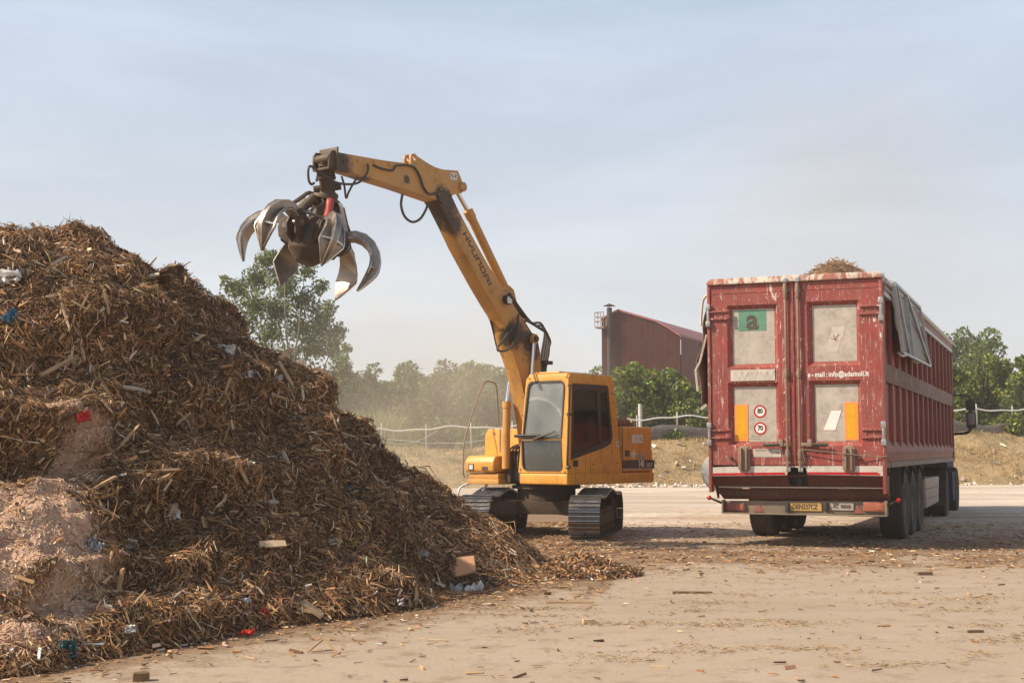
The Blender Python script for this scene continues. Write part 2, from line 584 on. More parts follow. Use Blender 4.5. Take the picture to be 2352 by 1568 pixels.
M['cladding'] = mat('dark_red_cladding', (0.115, 0.026, 0.022), 0.6, 0, 0.15, 0.6, dust=0.12, streak=0.10)
M['roof'] = mat('pink_red_roof', (0.30, 0.10, 0.10), 0.55, 0, 0.12, 0.6)
M['pipe'] = mat('dark_chimney', (0.05, 0.035, 0.032), 0.7, 0, 0.2, 2.0)
M['post'] = mat('white_fence_post', (0.62, 0.60, 0.57), 0.6, 0, 0.15, 4.0, dust=0.2)
M['tape'] = mat('white_sheathed_cable', (0.78, 0.77, 0.75), 0.5, 0, 0.08, 3.0)
M['wire'] = mat('fence_wire', (0.10, 0.10, 0.09), 0.6, 0.5, 0.2, 3.0)
M['sheet'] = mat('black_plastic_sheet', (0.07, 0.07, 0.075), 0.55, 0, 0.3, 2.0, dust=0.35)
M['bark'] = mat('pale_bark', (0.33, 0.28, 0.22), 0.9, 0, 0.35, 6.0)
M['bark_dark'] = mat('dark_bark', (0.11, 0.085, 0.06), 0.9, 0, 0.35, 6.0)
M['leaf'] = tint_mat('leaves', 0.5, 0.28, 0.4)
M['grass'] = tint_mat('dry_grass_blades', 0.85, 0.15, 0.2)
M['chip'] = tint_mat('wood_chips', 0.8, 0.0, 0.3)
M['wood'] = mat('split_wood', (0.42, 0.27, 0.14), 0.8, 0, 0.3, 6.0, dust=0.15)
M['wood_dark'] = mat('weathered_wood', (0.17, 0.10, 0.055), 0.85, 0, 0.3, 6.0)
M['wood_pale'] = mat('fresh_pale_wood', (0.58, 0.44, 0.28), 0.75, 0, 0.2, 6.0)
M['wood_grey'] = mat('grey_plank_wood', (0.45, 0.38, 0.30), 0.8, 0, 0.2, 6.0)
M['brown_board'] = mat('orange_brown_board', (0.46, 0.23, 0.12), 0.8, 0, 0.15, 5.0, dust=0.2)
M['plastic_white'] = mat('white_plastic_film', (0.72, 0.71, 0.70), 0.45, 0, 0.15, 6.0, dust=0.15)
M['plastic_blue'] = mat('blue_plastic', (0.05, 0.20, 0.33), 0.45, 0, 0.2, 6.0, dust=0.1)
M['plastic_teal'] = mat('dark_teal_plastic', (0.02, 0.10, 0.12), 0.5, 0, 0.2, 6.0, dust=0.1)
M['plastic_red'] = mat('red_plastic', (0.55, 0.035, 0.025), 0.45, 0, 0.2, 6.0)
M['plastic_grey'] = mat('grey_plastic_film', (0.35, 0.36, 0.38), 0.5, 0, 0.2, 6.0, dust=0.15)


def text(name, s, size, Mx, m, parent, sx=1.0, off=0.0, align='CENTER', word=1.0, char=1.0):
    cu = bpy.data.curves.new(name, 'FONT')
    cu.body = s
    cu.size = size
    cu.align_x = align
    cu.align_y = 'CENTER'
    cu.extrude = 0.0012
    cu.offset = off
    cu.space_word = word
    cu.space_character = char
    cu.resolution_u = 3
    tmp = bpy.data.objects.new('tmp_text', cu)
    col.objects.link(tmp)
    dg = bpy.context.evaluated_depsgraph_get()
    me = bpy.data.meshes.new_from_object(tmp.evaluated_get(dg))
    bpy.data.objects.remove(tmp)
    bpy.data.curves.remove(cu)
    me.name = name
    me.transform(Mx @ Matrix.Diagonal((sx, 1, 1, 1)))
    me.materials.clear()
    me.materials.append(m)
    return put(name, me, parent)


def basis(o, ex, ey, ez):
    return Matrix(((ex[0], ey[0], ez[0], o[0]), (ex[1], ey[1], ez[1], o[1]), (ex[2], ey[2], ez[2], o[2]), (0, 0, 0, 1)))

# ================================================================== SETTING
# ---- yard: beaten earth and old concrete
m, N, L, B = newmat('yard_dirt')
t = N.new('ShaderNodeTexCoord').outputs['Object']
n_big = noise(N, L, t, 0.16, 5, 0.6)
n_mid = noise(N, L, t, 0.9, 6, 0.65, (0.55, 1.0, 1.0))
n_fin = noise(N, L, t, 14, 6, 0.7)
n_grit = noise(N, L, t, 60, 3, 0.7)
c = mixc(N, L, rng_(N, L, n_big, 0.35, 0.65), (0.39, 0.30, 0.225), (0.445, 0.35, 0.27))
c = mixc(N, L, rng_(N, L, n_mid, 0.45, 0.75, 0, 0.55), c, (0.34, 0.25, 0.165))
c = mixc(N, L, rng_(N, L, n_fin, 0.35, 0.7, 0, 0.35), c, (0.36, 0.28, 0.19))
c = mixc(N, L, rng_(N, L, n_grit, 0.55, 0.75, 0, 0.4), c, (0.56, 0.46, 0.36))
# the trafficked far side of the yard is pale concrete dust, with darker tyre streaks along it
sx_ = N.new('ShaderNodeSeparateXYZ')
L.new(t, sx_.inputs[0])
n_w = noise(N, L, t, 0.25, 3)
ma = N.new('ShaderNodeMath')
ma.operation = 'MULTIPLY_ADD'
L.new(n_w, ma.inputs[0])
ma.inputs[1].default_value = 7.0
L.new(sx_.outputs[1], ma.inputs[2])
far = rng_(N, L, ma.outputs[0], 25.0, 31.0)
n_str = noise(N, L, t, 1.0, 6, 0.65, (0.09, 0.55, 1.0), 0.3)
pale = mixc(N, L, rng_(N, L, n_str, 0.42, 0.66), (0.66, 0.58, 0.48), (0.44, 0.32, 0.22))
c = mixc(N, L, far, c, pale)
# brown wood fines trodden into the earth where chips are strewn
fa_ = N.new('ShaderNodeAttribute')
fa_.attribute_name = 'tint'
n_fd = noise(N, L, t, 3.2, 7, 0.75)
fm = N.new('ShaderNodeMath')
fm.operation = 'MULTIPLY_ADD'
L.new(fa_.outputs['Fac'], fm.inputs[0])
fm.inputs[1].default_value = 1.1
L.new(rng_(N, L, n_fd, 0.3, 0.7, -0.35, 0.35), fm.inputs[2])
c = mixc(N, L, rng_(N, L, fm.outputs[0], 0.08, 0.45, 0.0, 0.92), c, mixc(N, L, rng_(N, L, n_fin, 0.35, 0.65), (0.145, 0.082, 0.042), (0.27, 0.17, 0.095)))
# faint drag and tyre streaks crossing the yard at a slant
mp2 = N.new('ShaderNodeMapping')
mp2.inputs['Rotation'].default_value = (0, 0, R(-38))
mp2.inputs['Scale'].default_value = (0.10, 1.6, 1.0)
L.new(t, mp2.inputs['Vector'])
n_dr = noise(N, L, mp2.outputs['Vector'], 1.6, 6, 0.65)
c = mixc(N, L, rng_(N, L, n_dr, 0.50, 0.70, 0, 0.30), c, (0.32, 0.25, 0.175))
n_st = noise(N, L, t, 0.55, 5, 0.6, (0.5, 1.2, 1.0), 0.8)
c = mixc(N, L, rng_(N, L, n_st, 0.52, 0.70, 0, 0.35), c, (0.31, 0.235, 0.16))
L.new(c, B.inputs['Base Color'])
B.inputs['Roughness'].default_value = 0.92
B.inputs['Specular IOR Level'].default_value = 0.2
hb = N.new('ShaderNodeMath')
hb.operation = 'MULTIPLY_ADD'
L.new(n_fin, hb.inputs[0])
hb.inputs[1].default_value = 0.5
L.new(n_mid, hb.inputs[2])
bp = N.new('ShaderNodeBump')
bp.inputs['Strength'].default_value = 0.5
bp.inputs['Distance'].default_value = 0.035
L.new(hb.outputs[0], bp.inputs['Height'])
L.new(bp.outputs['Normal'], B.inputs['Normal'])
M['ground'] = m


def dens(x, y):
    """how thickly the yard is strewn: densest from the heap foot across to the truck's tail"""
    px = CX + F_PX * x / y
    py = HOR + CAM_H * F_PX / y
    fy_ = np.interp(px, FOOT[:, 0], FOOT[:, 1])
    near_heap = np.exp(-np.clip(py - fy_, 0, 999) / 22.0) * (px < 1400)
    band = np.exp(-((py - (1272 - 0.010 * (px - 1500))) / 34.0) ** 2) * np.clip((px - 1180) / 150, 0, 1)
    far_ = 0.10 * np.exp(-((py - 1200) / 60) ** 2)
    stray = 0.022 + 0.06 * np.clip(vnoise(np.stack([x * 0.8, y * 0.5, x * 0], -1), 77) - 0.25, 0, 1)
    return np.clip(0.85 * near_heap + 0.62 * band * (0.6 + 0.5 * vnoise(np.stack([x * 1.5, y * 1.5, x * 0], -1), 79)) + far_ + stray, 0, 1)


FOOT = np.array([(-420, 1620), (0, 1548), (100, 1538), (200, 1514), (300, 1497), (400, 1482), (500, 1462), (600, 1442), (700, 1427), (800, 1416), (900, 1402),
                 (1000, 1382), (1100, 1362), (1200, 1345), (1290, 1322)], float)
gx = np.concatenate([[-400, -120, -40, -15], np.linspace(-6, 12, 180), [18, 40, 120, 400]])
gy = np.concatenate([[-60, -10, 3], np.linspace(6, 30, 240), [34, 45, 80, 200, 700]])
X_, Y_ = np.meshgrid(gx, gy, indexing='ij')
fin_ = np.where((Y_ > 5.9) & (Y_ < 30.1), dens(X_, np.maximum(Y_, 1.0)), 0.03)
I = np.arange(len(gx) * len(gy)).reshape(len(gx), len(gy))
Qd = np.stack([I[:-1, :-1], I[1:, :-1], I[1:, 1:], I[:-1, 1:]], -1).reshape(-1, 4)
me = np_mesh('ground', np.stack([X_, Y_, X_ * 0], -1).reshape(-1, 3), quads=Qd, colr=np.repeat(fin_.reshape(-1, 1), 3, axis=1), smooth=True)
me.materials.append(M['ground'])
struct(put('ground', me))


# ---- earth bank behind the yard
def bank_foot(x):
    return np.clip(50.5 + 0.22 * x, 40, 58)


def bank_h(x):
    return np.clip(1.55 + 0.022 * x, 1.15, 2.2) + 0.18 * np.sin(x * 0.7) * np.cos(x * 0.23 + 1)


def bank_z(x, y):
    s = np.clip((y - bank_foot(x)) / 5.5, 0, 1.0)
    s = s * s * (3 - 2 * s)
    P = np.stack([x, y, np.zeros_like(x)], -1)
    return bank_h(x) * s + 0.14 * fbm(P * 0.9, 4, 5) * np.clip(s * 4, 0, 1) - 0.05 * (s < 0.01)


gx = np.linspace(-60, 90, 420)
gy = np.concatenate([np.linspace(-0.6, 7, 40), np.linspace(8, 160, 14)])
X_, S_ = np.meshgrid(gx, gy, indexing='ij')
Y_ = bank_foot(X_) + S_
Z_ = bank_z(X_, Y_)
V = np.stack([X_, Y_, Z_], -1).reshape(-1, 3)
nx, ny = len(gx), len(gy)
I = np.arange(nx * ny).reshape(nx, ny)
Qd = np.stack([I[:-1, :-1], I[1:, :-1], I[1:, 1:], I[:-1, 1:]], -1).reshape(-1, 4)
M['bank'] = mat('bank_soil', (0.36, 0.25, 0.13), 0.95, 0, 0.3, 0.8, dust=0.2, dustc=(0.42, 0.33, 0.17), bump=0.6, bscale=6)
me = np_mesh('bank', V, quads=Qd, smooth=True)
me.materials.append(M['bank'])
struct(put('bank', me))


def blades(n, px, py, pz, length, width, cols, lean=0.6, droop=0.25):
    """n grass blades as bent two-quad strips; arrays in, mesh arrays out"""
    a = rng.uniform(0, 2 * np.pi, n)
    le = rng.uniform(0, lean, n)
    d = np.stack([np.cos(a) * le, np.sin(a) * le, np.ones(n)], -1)
    d /= np.linalg.norm(d, axis=1)[:, None]
    a2 = rng.uniform(0, 2 * np.pi, n)
    sd = np.stack([np.cos(a2), np.sin(a2), np.zeros(n)], -1)
    base = np.stack([px, py, pz], -1)
    mid = base + d * (length * 0.55)[:, None]
    out = d.copy()
    out[:, 2] -= droop * rng.uniform(0.2, 1.6, n)
    out[:, :2] *= 1.7
    tip = mid + out * (length * 0.5)[:, None]
    w = sd * (width * 0.5)[:, None]
    V = np.stack([base - w, base + w, mid + w * 0.8, mid - w * 0.8, tip], 1)
    o = np.arange(n)[:, None] * 5
    q = o + np.array([[0, 1, 2, 3]])
    tr = o + np.array([[3, 2, 4]])
    return V.reshape(-1, 3), q, tr, np.repeat(cols, 5, axis=0)


def pick(pal, w, n, jit=0.12):
    pal = np.array(pal)
    w = np.array(w, float)
    k = rng.choice(len(pal), n, p=w / w.sum())
    return np.clip(pal[k] * (1 + jit * rng.normal(size=(n, 1))) * (1 + 0.05 * rng.normal(size=(n, 3))), 0.004, 0.9)


n = 64000
bx_ = rng.uniform(-16, 26, n)
bs = rng.beta(1.1, 1.0, n) * 6.4 - 0.2
by_ = bank_foot(bx_) + bs
bz_ = bank_z(bx_, by_) - 0.02
clump = vnoise(np.stack([bx_ * 1.3, by_ * 1.3, bx_ * 0], -1), 9)
keep = rng.uniform(-1, 1, n) < clump + 0.55
bx_, by_, bz_, clump = bx_[keep], by_[keep], bz_[keep], clump[keep]
n = len(bx_)
cols = pick([(0.58, 0.41, 0.20), (0.46, 0.30, 0.13), (0.70, 0.54, 0.31), (0.30, 0.18, 0.08), (0.20, 0.21, 0.06)], [34, 28, 18, 17, 5], n)
green = vnoise(np.stack([bx_ * 0.5, by_ * 0.5, bx_ * 0 + 4], -1), 21) > 0.55
gmask = green & (rng.uniform(size=n) < 0.6)
cols[gmask] = pick([(0.13, 0.17, 0.05), (0.18, 0.21, 0.07)], [1, 1], int(gmask.sum()))
Vb, qb, tb, cb = blades(n, bx_, by_, bz_, rng.uniform(0.10, 0.30, n) * (0.8 + 0.5 * (clump > 0.2)), rng.uniform(0.014, 0.035, n), cols, 3.2, 0.7)
me = np_mesh('dry_grass', Vb, qb, tb, cb)
me.materials.append(M['grass'])
tag(put('dry_grass', me), 'dry straw coloured grass covering the earth bank behind the yard', 'grass', kind='stuff')


# ---- leaves and trees
def leaf_cloud(centres, radii, n, size, pal, w, hollow=0.55, flat=1.0, light=None):
    centres = np.array(centres, float)
    radii = np.array(radii, float)
    if radii.ndim == 1:
        radii = np.stack([radii] * 3, -1)
    pr = radii.prod(1) ** 0.7
    k = rng.choice(len(centres), n, p=pr / pr.sum())
    d = rng.normal(size=(n, 3))
    d /= np.linalg.norm(d, axis=1)[:, None]
    rad = rng.uniform(hollow, 1.06, n) ** 0.8
    P = centres[k] + d * radii[k] * rad[:, None]
    sz = size * rng.uniform(0.55, 1.3, n)
    u = rng.normal(size=(n, 3)) + 0.15 * d
    u /= np.linalg.norm(u, axis=1)[:, None]
    nn = d * 0.9 + rng.normal(size=(n, 3)) * 0.8
    v = np.cross(nn, u)
    v /= np.linalg.norm(v, axis=1)[:, None] + 1e-9
    a = u * sz[:, None] * 0.62
    b = v * sz[:, None] * 0.36
    V = np.stack([P - a, P + b * 0.9 - a * 0.15, P + a, P - b * 0.9 - a * 0.15], 1).reshape(-1, 3)
    q = np.arange(4 * n).reshape(n, 4)
    cl = pick(pal, w, n, 0.2)
    per = 1 + 0.22 * rng.normal(size=len(centres))      # each clump its own shade of green
    cl = np.clip(cl * per[k][:, None], 0.006, 0.6)
    return V, q, np.repeat(cl, 4, axis=0)


def add_crown(name, centres, radii, n, size, pal, w, parent, hollow=0.55):
    V, q, cl = leaf_cloud(centres, radii, n, size, pal, w, hollow)
    me = np_mesh(name, V, quads=q, colr=cl)
    me.materials.append(M['leaf'])
    return put(name, me, parent)


LAUREL = ([(0.10, 0.15, 0.022), (0.17, 0.22, 0.03), (0.30, 0.33, 0.06), (0.04, 0.062, 0.014)], [34, 32, 17, 17])
POPLAR = ([(0.11, 0.14, 0.05), (0.17, 0.20, 0.085), (0.07, 0.10, 0.035), (0.26, 0.28, 0.15)], [35, 30, 22, 13])
HAZY = ([(0.11, 0.155, 0.04), (0.17, 0.21, 0.055), (0.065, 0.10, 0.025)], [40, 35, 25])


def blob_crown(w_, h_, d_, n, z0=0.0, r0=(0.5, 1.0), seed=0):
    rr = np.random.default_rng(seed)
    cs, rs = [], []
    tries = 0
    while len(cs) < n and tries < 5000:
        tries += 1
        p = rr.uniform(-1, 1, 3)
        p[2] = rr.uniform(0, 1)
        if (p[0] ** 2 + p[1] ** 2) + (max(0, p[2] - 0.35) / 0.65) ** 2 > 1.0 or (p[0] ** 2 + p[1] ** 2) < 0.12 and p[2] < 0.5:
            continue
        r_ = rr.uniform(*r0)
        cs.append((p[0] * (w_ - r_ * 0.6), p[1] * (d_ - r_ * 0.6), z0 + r_ * 0.5 + p[2] * (h_ - r_ * 1.3)))
        rs.append((r_, r_, r_ * rr.uniform(0.75, 1.0)))
    return cs, rs


def bush(name, label, cat, loc, w_, h_, d_, nblob, nleaf, size, pal, group=None, seed=0, trunk='bark_dark', r0=(0.5, 1.0), z0=0.0, stems=4):
    e = empty(name, loc)
    tag(e, label, cat, group)
    cs, rs = blob_crown(w_, h_, d_, nblob, z0, r0, seed)
    add_crown('crown', cs, rs, nleaf, size, *pal, e)
    rr = random.Random(seed)
    mb = MB()
    for k in range(stems):
        c_ = cs[rr.randrange(len(cs))]
        b0 = Vector((rr.uniform(-.25, .25), rr.uniform(-.25, .25), -0.15))
        mb.tube(smooth_path([b0, b0 * 0.7 + Vector(c_) * 0.3 + Vector((0, 0, 0.3)), Vector(c_)], 4), [0.11, 0.1, .09, .08, .07, .06, .05, .04, .025][:9], 6)
    mb.build('trunk', M[trunk], e)
    return e


def zb(x, y):
    return float(bank_z(np.array([float(x)]), np.array([float(y)]))[0])


hedge = [
    # px, top px-y, depth, half width, label
    (1440, 822, 62.0, 1.5, 'glossy laurel bush in front of the red building, nearest the excavator cab'),
    (1522, 826, 63.0, 1.4, 'glossy laurel bush in front of the middle of the red building'),
    (1590, 862, 62.0, 1.3, 'lower laurel bush partly hidden behind the left edge of the red trailer'),
    (2188, 800, 66.0, 1.6, 'dark laurel bush directly behind the truck mirror'),
    (2252, 786, 66.5, 1.8, 'tallest dark laurel bush right of the trailer, below two pale trees'),
    (2306, 826, 67.0, 1.5, 'laurel bush in the dip right of the tallest one'),
    (2372, 800, 65.0, 1.7, 'yellow green laurel bush cut by the right edge of the view'),
]
for i, (px, py, D, w_, lab) in enumerate(hedge):
    p = at(px, py, D)
    z0 = zb(p.x, D) - 0.1
    bush('laurel_bush', lab, 'bush', (p.x, D, z0), w_, p.z - z0, w_ * 0.9, 34, 11000, 0.19, LAUREL, 'laurel hedge behind the fence', 40 + i, r0=(0.38, 0.75))

# low undergrowth under the laurels on the right and on the left behind the fence
for i, (px, py, D, w_, h_, pal, lab) in enumerate([
        (2330, 945, 61.5, 1.1, 1.3, LAUREL, 'low straggly shrub behind the fence at the right edge'),
        (1690 - 30, 985, 60.5, 0.8, 0.9, LAUREL, 'small dusty shrub on the bank behind the trailer'),
        (1548, 1000, 57.5, 0.45, 0.45, HAZY, 'small pale weed growing on the bank beside the black sheet'),
        (1105, 935, 66.0, 1.8, 1.7, HAZY, 'dusty low shrub behind the fence left of the excavator boom'),
        (1000, 940, 67.0, 2.0, 1.8, HAZY, 'dusty low shrub behind the sagging wire'),
        (905, 960, 66.0, 1.7, 1.7, HAZY, 'dusty low shrub behind the fence beside the wood heap')]):
    p = at(px, py, D)
    z0 = zb(p.x, D) - 0.15
    bush('low_shrub', lab, 'shrub', (p.x, D, z0), w_, h_, w_ * 0.8, 16, 3500, 0.17, pal, 'low shrubs along the fence', 80 + i, r0=(0.25, 0.5), stems=3)

tree_row = [
    (800, 846, 84, 2.3, 'dust veiled tree just right of the tall poplar'),
    (868, 828, 88, 2.6, 'tallest rounded tree of the dusty row beyond the fence'),
    (950, 838, 90, 2.4, 'dust veiled tree second right of the tallest rounded one'),
    (1022, 842, 88, 2.3, 'dust veiled tree in the middle of the gap left of the boom'),
    (1090, 835, 92, 2.4, 'dust veiled tree left of the boom foot'),
    (1148, 850, 90, 2.0, 'dust veiled tree partly behind the boom foot'),
    (1210, 862, 92, 2.2, 'dust veiled tree behind the excavator cab'),
    (2205, 754, 88, 2.6, 'pale broad tree rising behind the trailer front'),
    (2262, 768, 90, 1.7, 'pale smaller tree right of the broad one above the laurels'),
    (1372, 856, 96, 0.9, 'thin tree top showing above the cab roof beside the red building'),
]
for i, (px, py, D, w_, lab) in enumerate(tree_row):
    p = at(px, py, D)
    bush('far_tree', lab, 'tree', (p.x, D, 0.9), w_, p.z - 0.9, w_, 42, 9000, 0.25, HAZY, 'trees beyond the fence', 120 + i, 'bark', (0.55, 1.05), 0.6, 5)

# tall poplar behind the wood heap: several pale stems, thin crown
D = 56.0
base = at(655, 1040, D)
tree = empty('poplar_tree', (base.x, D, 0.6))
tag(tree, 'tall loose poplar with pale stems rising behind the wood heap, below the grapple', 'tree')
clumps = [(612, 600, .62), (660, 590, .5), (590, 640, .75), (650, 640, .8), (705, 620, .55), (545, 665, .62), (585, 700, .8), (640, 710, .85), (700, 690, .75),
          (738, 660, .45), (525, 655, .4), (560, 745, .7), (620, 765, .75), (690, 755, .8), (740, 730, .65), (755, 705, .4), (600, 815, .7), (660, 825, .8),
          (720, 800, .8), (765, 790, .6), (785, 835, .55), (700, 870, .8), (750, 870, .7), (640, 880, .7), (590, 870, .6), (792, 880, .5), (505, 690, .35), (720, 920, .8), (770, 925, .7),
          (775, 760, .5), (790, 855, .45), (735, 760, .6), (660, 575, .3), (625, 585, .28), (772, 815, .4), (795, 800, .3), (515, 640, .25), (660, 665, .5), (680, 940, .8), (760, 960, .8)]
cs = [tuple(at(px, py, D + random.uniform(-1.4, 1.4)) - Vector((base.x, D, 0.6))) for px, py, r_ in clumps]
rs = [(r_ * .92, r_ * .92, r_ * .85) for *_, r_ in clumps]
add_crown('crown', cs, rs, 19000, 0.15, *POPLAR, tree, 0.05)
mb = MB()
for k, (tx, ty) in enumerate([(612, 600), (655, 600), (700, 625), (580, 650), (738, 670), (530, 665), (765, 790), (640, 640), (690, 700)]):
    tip = at(tx, ty, D + random.uniform(-1, 1)) - Vector((base.x, D, 0.6))
    b0 = Vector((random.uniform(-.7, .7), random.uniform(-.5, .5), -.3))
    pth = smooth_path([b0, b0 + Vector((tip.x * 0.22, tip.y * .2, tip.z * .35)), Vector((tip.x * .7, tip.y * .7, tip.z * .72)), tip], 4)
    mb.tube(pth, list(np.linspace(0.085, 0.012, len(pth))), 6)
mb.build('trunk', M['bark'], tree)

# reeds beside the heap, beyond the fence
e = empty('reed_clump', (at(880, 960, 62).x, 62, 1.0))
tag(e, 'clump of tall pale green reeds beyond the fence beside the wood heap', 'reeds')
n = 900
rx, ry = rng.normal(0, 0.95, n), rng.normal(0, 0.5, n)
Vb, qb, tb, cb = blades(n, rx, ry, np.full(n, 0.0), rng.uniform(1.4, 3.2, n) * np.exp(-(rx / 1.6) ** 2), rng.uniform(0.03, 0.07, n),
                        pick([(0.24, 0.28, 0.09), (0.32, 0.34, 0.14), (0.18, 0.22, 0.07)], [4, 3, 3], n), 0.35, 0.55)
me = np_mesh('leaves', Vb, qb, tb, cb)
me.materials.append(M['leaf'])
put('leaves', me, e)

# ---- far red clad building
bf = Vector((math.sin(R(24)), math.cos(R(24)), 0))          # depth direction
br = Vector((math.cos(R(24)), -math.sin(R(24)), 0))         # along the gable
O = at(1382, 900, 88.0)
O.z = 0
bld = empty('red_building', O, R(-24))


def on_gable(px, py):
    r = ray(px, py)
    tt = (O - Vector((0, 0, CAM_H))).dot(bf) / r.dot(bf)
    P = Vector((0, 0, CAM_H)) + r * tt - O
    return P.dot(br), P.z


prof = [on_gable(*q) for q in [(1381, 735), (1421, 714), (1507, 739), (1535, 754), (1562, 772)]]
x_end, z_end = prof[-1]
mb = MB()
ribs = 64
front = []
for k in range(ribs * 2 + 1):
    x = x_end * k / (ribs * 2)
    z = np.interp(x, [q[0] for q in prof], [q[1] for q in prof])
    front.append((x, 0.0 if k % 2 else 0.06, z))
vs_ = []
for x, y, z in front:
    vs_ += [(x, y, 0), (x, y, z)]
mb.add(vs_, [(2 * k, 2 * k + 2, 2 * k + 3, 2 * k + 1) for k in range(len(front) - 1)])
DEP = 16.0
vs_ = []
for k in range(121):
    vs_ += [(x_end + (0.0 if k % 2 else 0.05), DEP * k / 120 + 0.06, 0), (x_end + (0.0 if k % 2 else 0.05), DEP * k / 120 + 0.06, z_end)]
mb.add(vs_, [(2 * k, 2 * k + 2, 2 * k + 3, 2 * k + 1) for k in range(120)])
mb.bx(0, 0.05, 0.1, DEP, 0, prof[0][1])
mb.bx(0, x_end, DEP, DEP + 0.05, 0, z_end)
mb.build('wall', M['cladding'], bld, smooth=False)
mb = MB()
for k in range(len(prof) - 1):
    (xa, za), (xb, zb_) = prof[k], prof[k + 1]
    mb.add([(xa, -0.12, za), (xb, -0.12, zb_), (xb, DEP, zb_), (xa, DEP, za), (xa, -0.12, za + .12), (xb, -0.12, zb_ + .12), (xb, DEP, zb_ + .12), (xa, DEP, za + .12)],
           [(0, 1, 2, 3), (4, 7, 6, 5), (0, 4, 5, 1), (1, 5, 6, 2), (2, 6, 7, 3), (3, 7, 4, 0)])
mb.build('roof', M['roof'], bld, smooth=False)
# the lower rear roof that shows to the right
mb = MB()
mb.prism([(x_end - 2.2, z_end + .55), (x_end + 1.2, z_end - .25), (x_end + 1.2, z_end - .37), (x_end - 2.2, z_end + .43)], 4.5, 17)
mb.build('rear_roof', M['roof'], bld, smooth=False)
mb = MB()
cxp = on_gable(1404, 800)[0]
zt = on_gable(1404, 708)[1]
mb.cyl((cxp, -0.32, 0), (cxp, -0.32, zt), 0.17, 0.17, 12)
ch = mb.build('chimney', M['pipe'], bld)
mb = MB()
mb.cyl((cxp, -0.32, zt + 0.12), (cxp, -0.32, zt + 0.28), 0.42, 0.05, 12)
mb.cyl((cxp, -0.32, zt), (cxp, -0.32, zt + 0.13), 0.03, 0.03, 6)
mb.build('chimney_cap', M['pipe'], ch)
px0, pz0 = on_gable(1377, 753)
px1, pz1 = on_gable(1401, 737)
mb = MB()
mb.bx(px0, px1 - 0.1, -0.9, 0.0, pz0 - .08, pz0)
for xx in np.linspace(px0, px1 - .12, 4):
    mb.cyl((xx, -0.88, pz0), (xx, -0.88, pz0 + .95), 0.025, None, 6)
for zz in (.35, .65, .95):
    mb.cyl((px0, -.88, pz0 + zz), (px1 - .12, -.88, pz0 + zz), .022, None, 6)
    mb.cyl((px0, -.88, pz0 + zz), (px0, 0, pz0 + zz), .022, None, 6)
mb.build('balcony', M['bar'], bld)
mb = MB()
mb.bx(px0 + 0.45, px1 - .2, -.05, 0.02, pz0 + .1, pz0 + .8)
wd = mb.build('window', M['white'], bld)
mb = MB()
mb.bx(px0 + .43, px1 - .18, -.07, -.052, pz0 + .42, pz0 + .48)
mb.bx((px0 + px1) / 2 + .1, (px0 + px1) / 2 + .15, -.072, -.051, pz0 + .1, pz0 + .8)
mb.build('frame', M['bar'], wd)
tag(bld, 'dark red clad building with sloping roof, chimney and small balcony beyond the laurels', 'building')

# ---- fence on the bank
fence = empty('wire_fence', (0, 0, 0))
tag(fence, 'white post and wire fence with a thick white cable along the top of the bank', 'fence')


def fence_y(x):
    return float(bank_foot(np.array(float(x)))) + 5.6


def ftop(x):
    return float(np.interp(x, [-9, -6, -2, 1, 6, 9, 16, 20, 26], [2.05, 2.2, 2.35, 2.42, 2.78, 2.86, 3.12, 3.2, 3.3])) + 0.05 * math.sin(x * 1.9) + 0.03 * math.sin(x * 4.3)


mb = MB()
xs = np.arange(-7.2, 27, 0.22)
mb.tube([(x, fence_y(x) - 0.05, ftop(x)) for x in xs], 0.032, 6)
mb.build('cable', M['tape'], fence)
post_me = None
for k, x in enumerate(np.arange(-7.0, 27, 1.75)):
    x = x + random.uniform(-.15, .15)
    y = fence_y(x)
    zg = zb(x, y) - 0.25
    mb = MB()
    r_ = 0.03
    mb.tube([(x, y, zg), (x + random.uniform(-.05, .05), y, ftop(x) + 0.22)], r_, 6)
    mb.build('post', M['post'], fence)
px_, pd = at(1470, 930, 59.5), 59.5
mb = MB()
mb.tube([(px_.x, pd, 1.4), (px_.x, pd, at(1470, 927, pd).z)], 0.085, 10)
mb.build('post', M['post'], fence)['label'] = 'thick white pipe post right of the excavator'
mb = MB()
for x in np.arange(3.0, 27, 0.16):
    y = fence_y(x)
    mb.tube([(x, y, zb(x, y) + 0.3), (x, y, ftop(x) + 0.15)], 0.005, 3, False)
for f_ in np.linspace(0.15, 1.1, 7):
    mb.tube([(x, fence_y(x), zb(x, fence_y(x)) * (1 - f_) + ftop(x) * f_) for x in np.arange(3.0, 27, 1.0)], 0.006, 3, False)
struct(mb.build('netting', M['wire'], fence), 'stuff')
mb = MB()
sag = [(x, fence_y(x) - 0.1, ftop(-5.8) - 0.05 - 1.0 * (1 - ((x + 4.6) / 1.5) ** 2) * 0.55) for x in np.linspace(-6.1, -3.1, 16)]
mb.tube(sag, 0.010, 5).mark()
mb.tube([(x, fence_y(x) - .1, zb(x, fence_y(x)) + .3) for x in np.arange(-6.5, 3, .5)], 0.010, 5)
mb.build_each('slack_wire', M['tape'], fence)

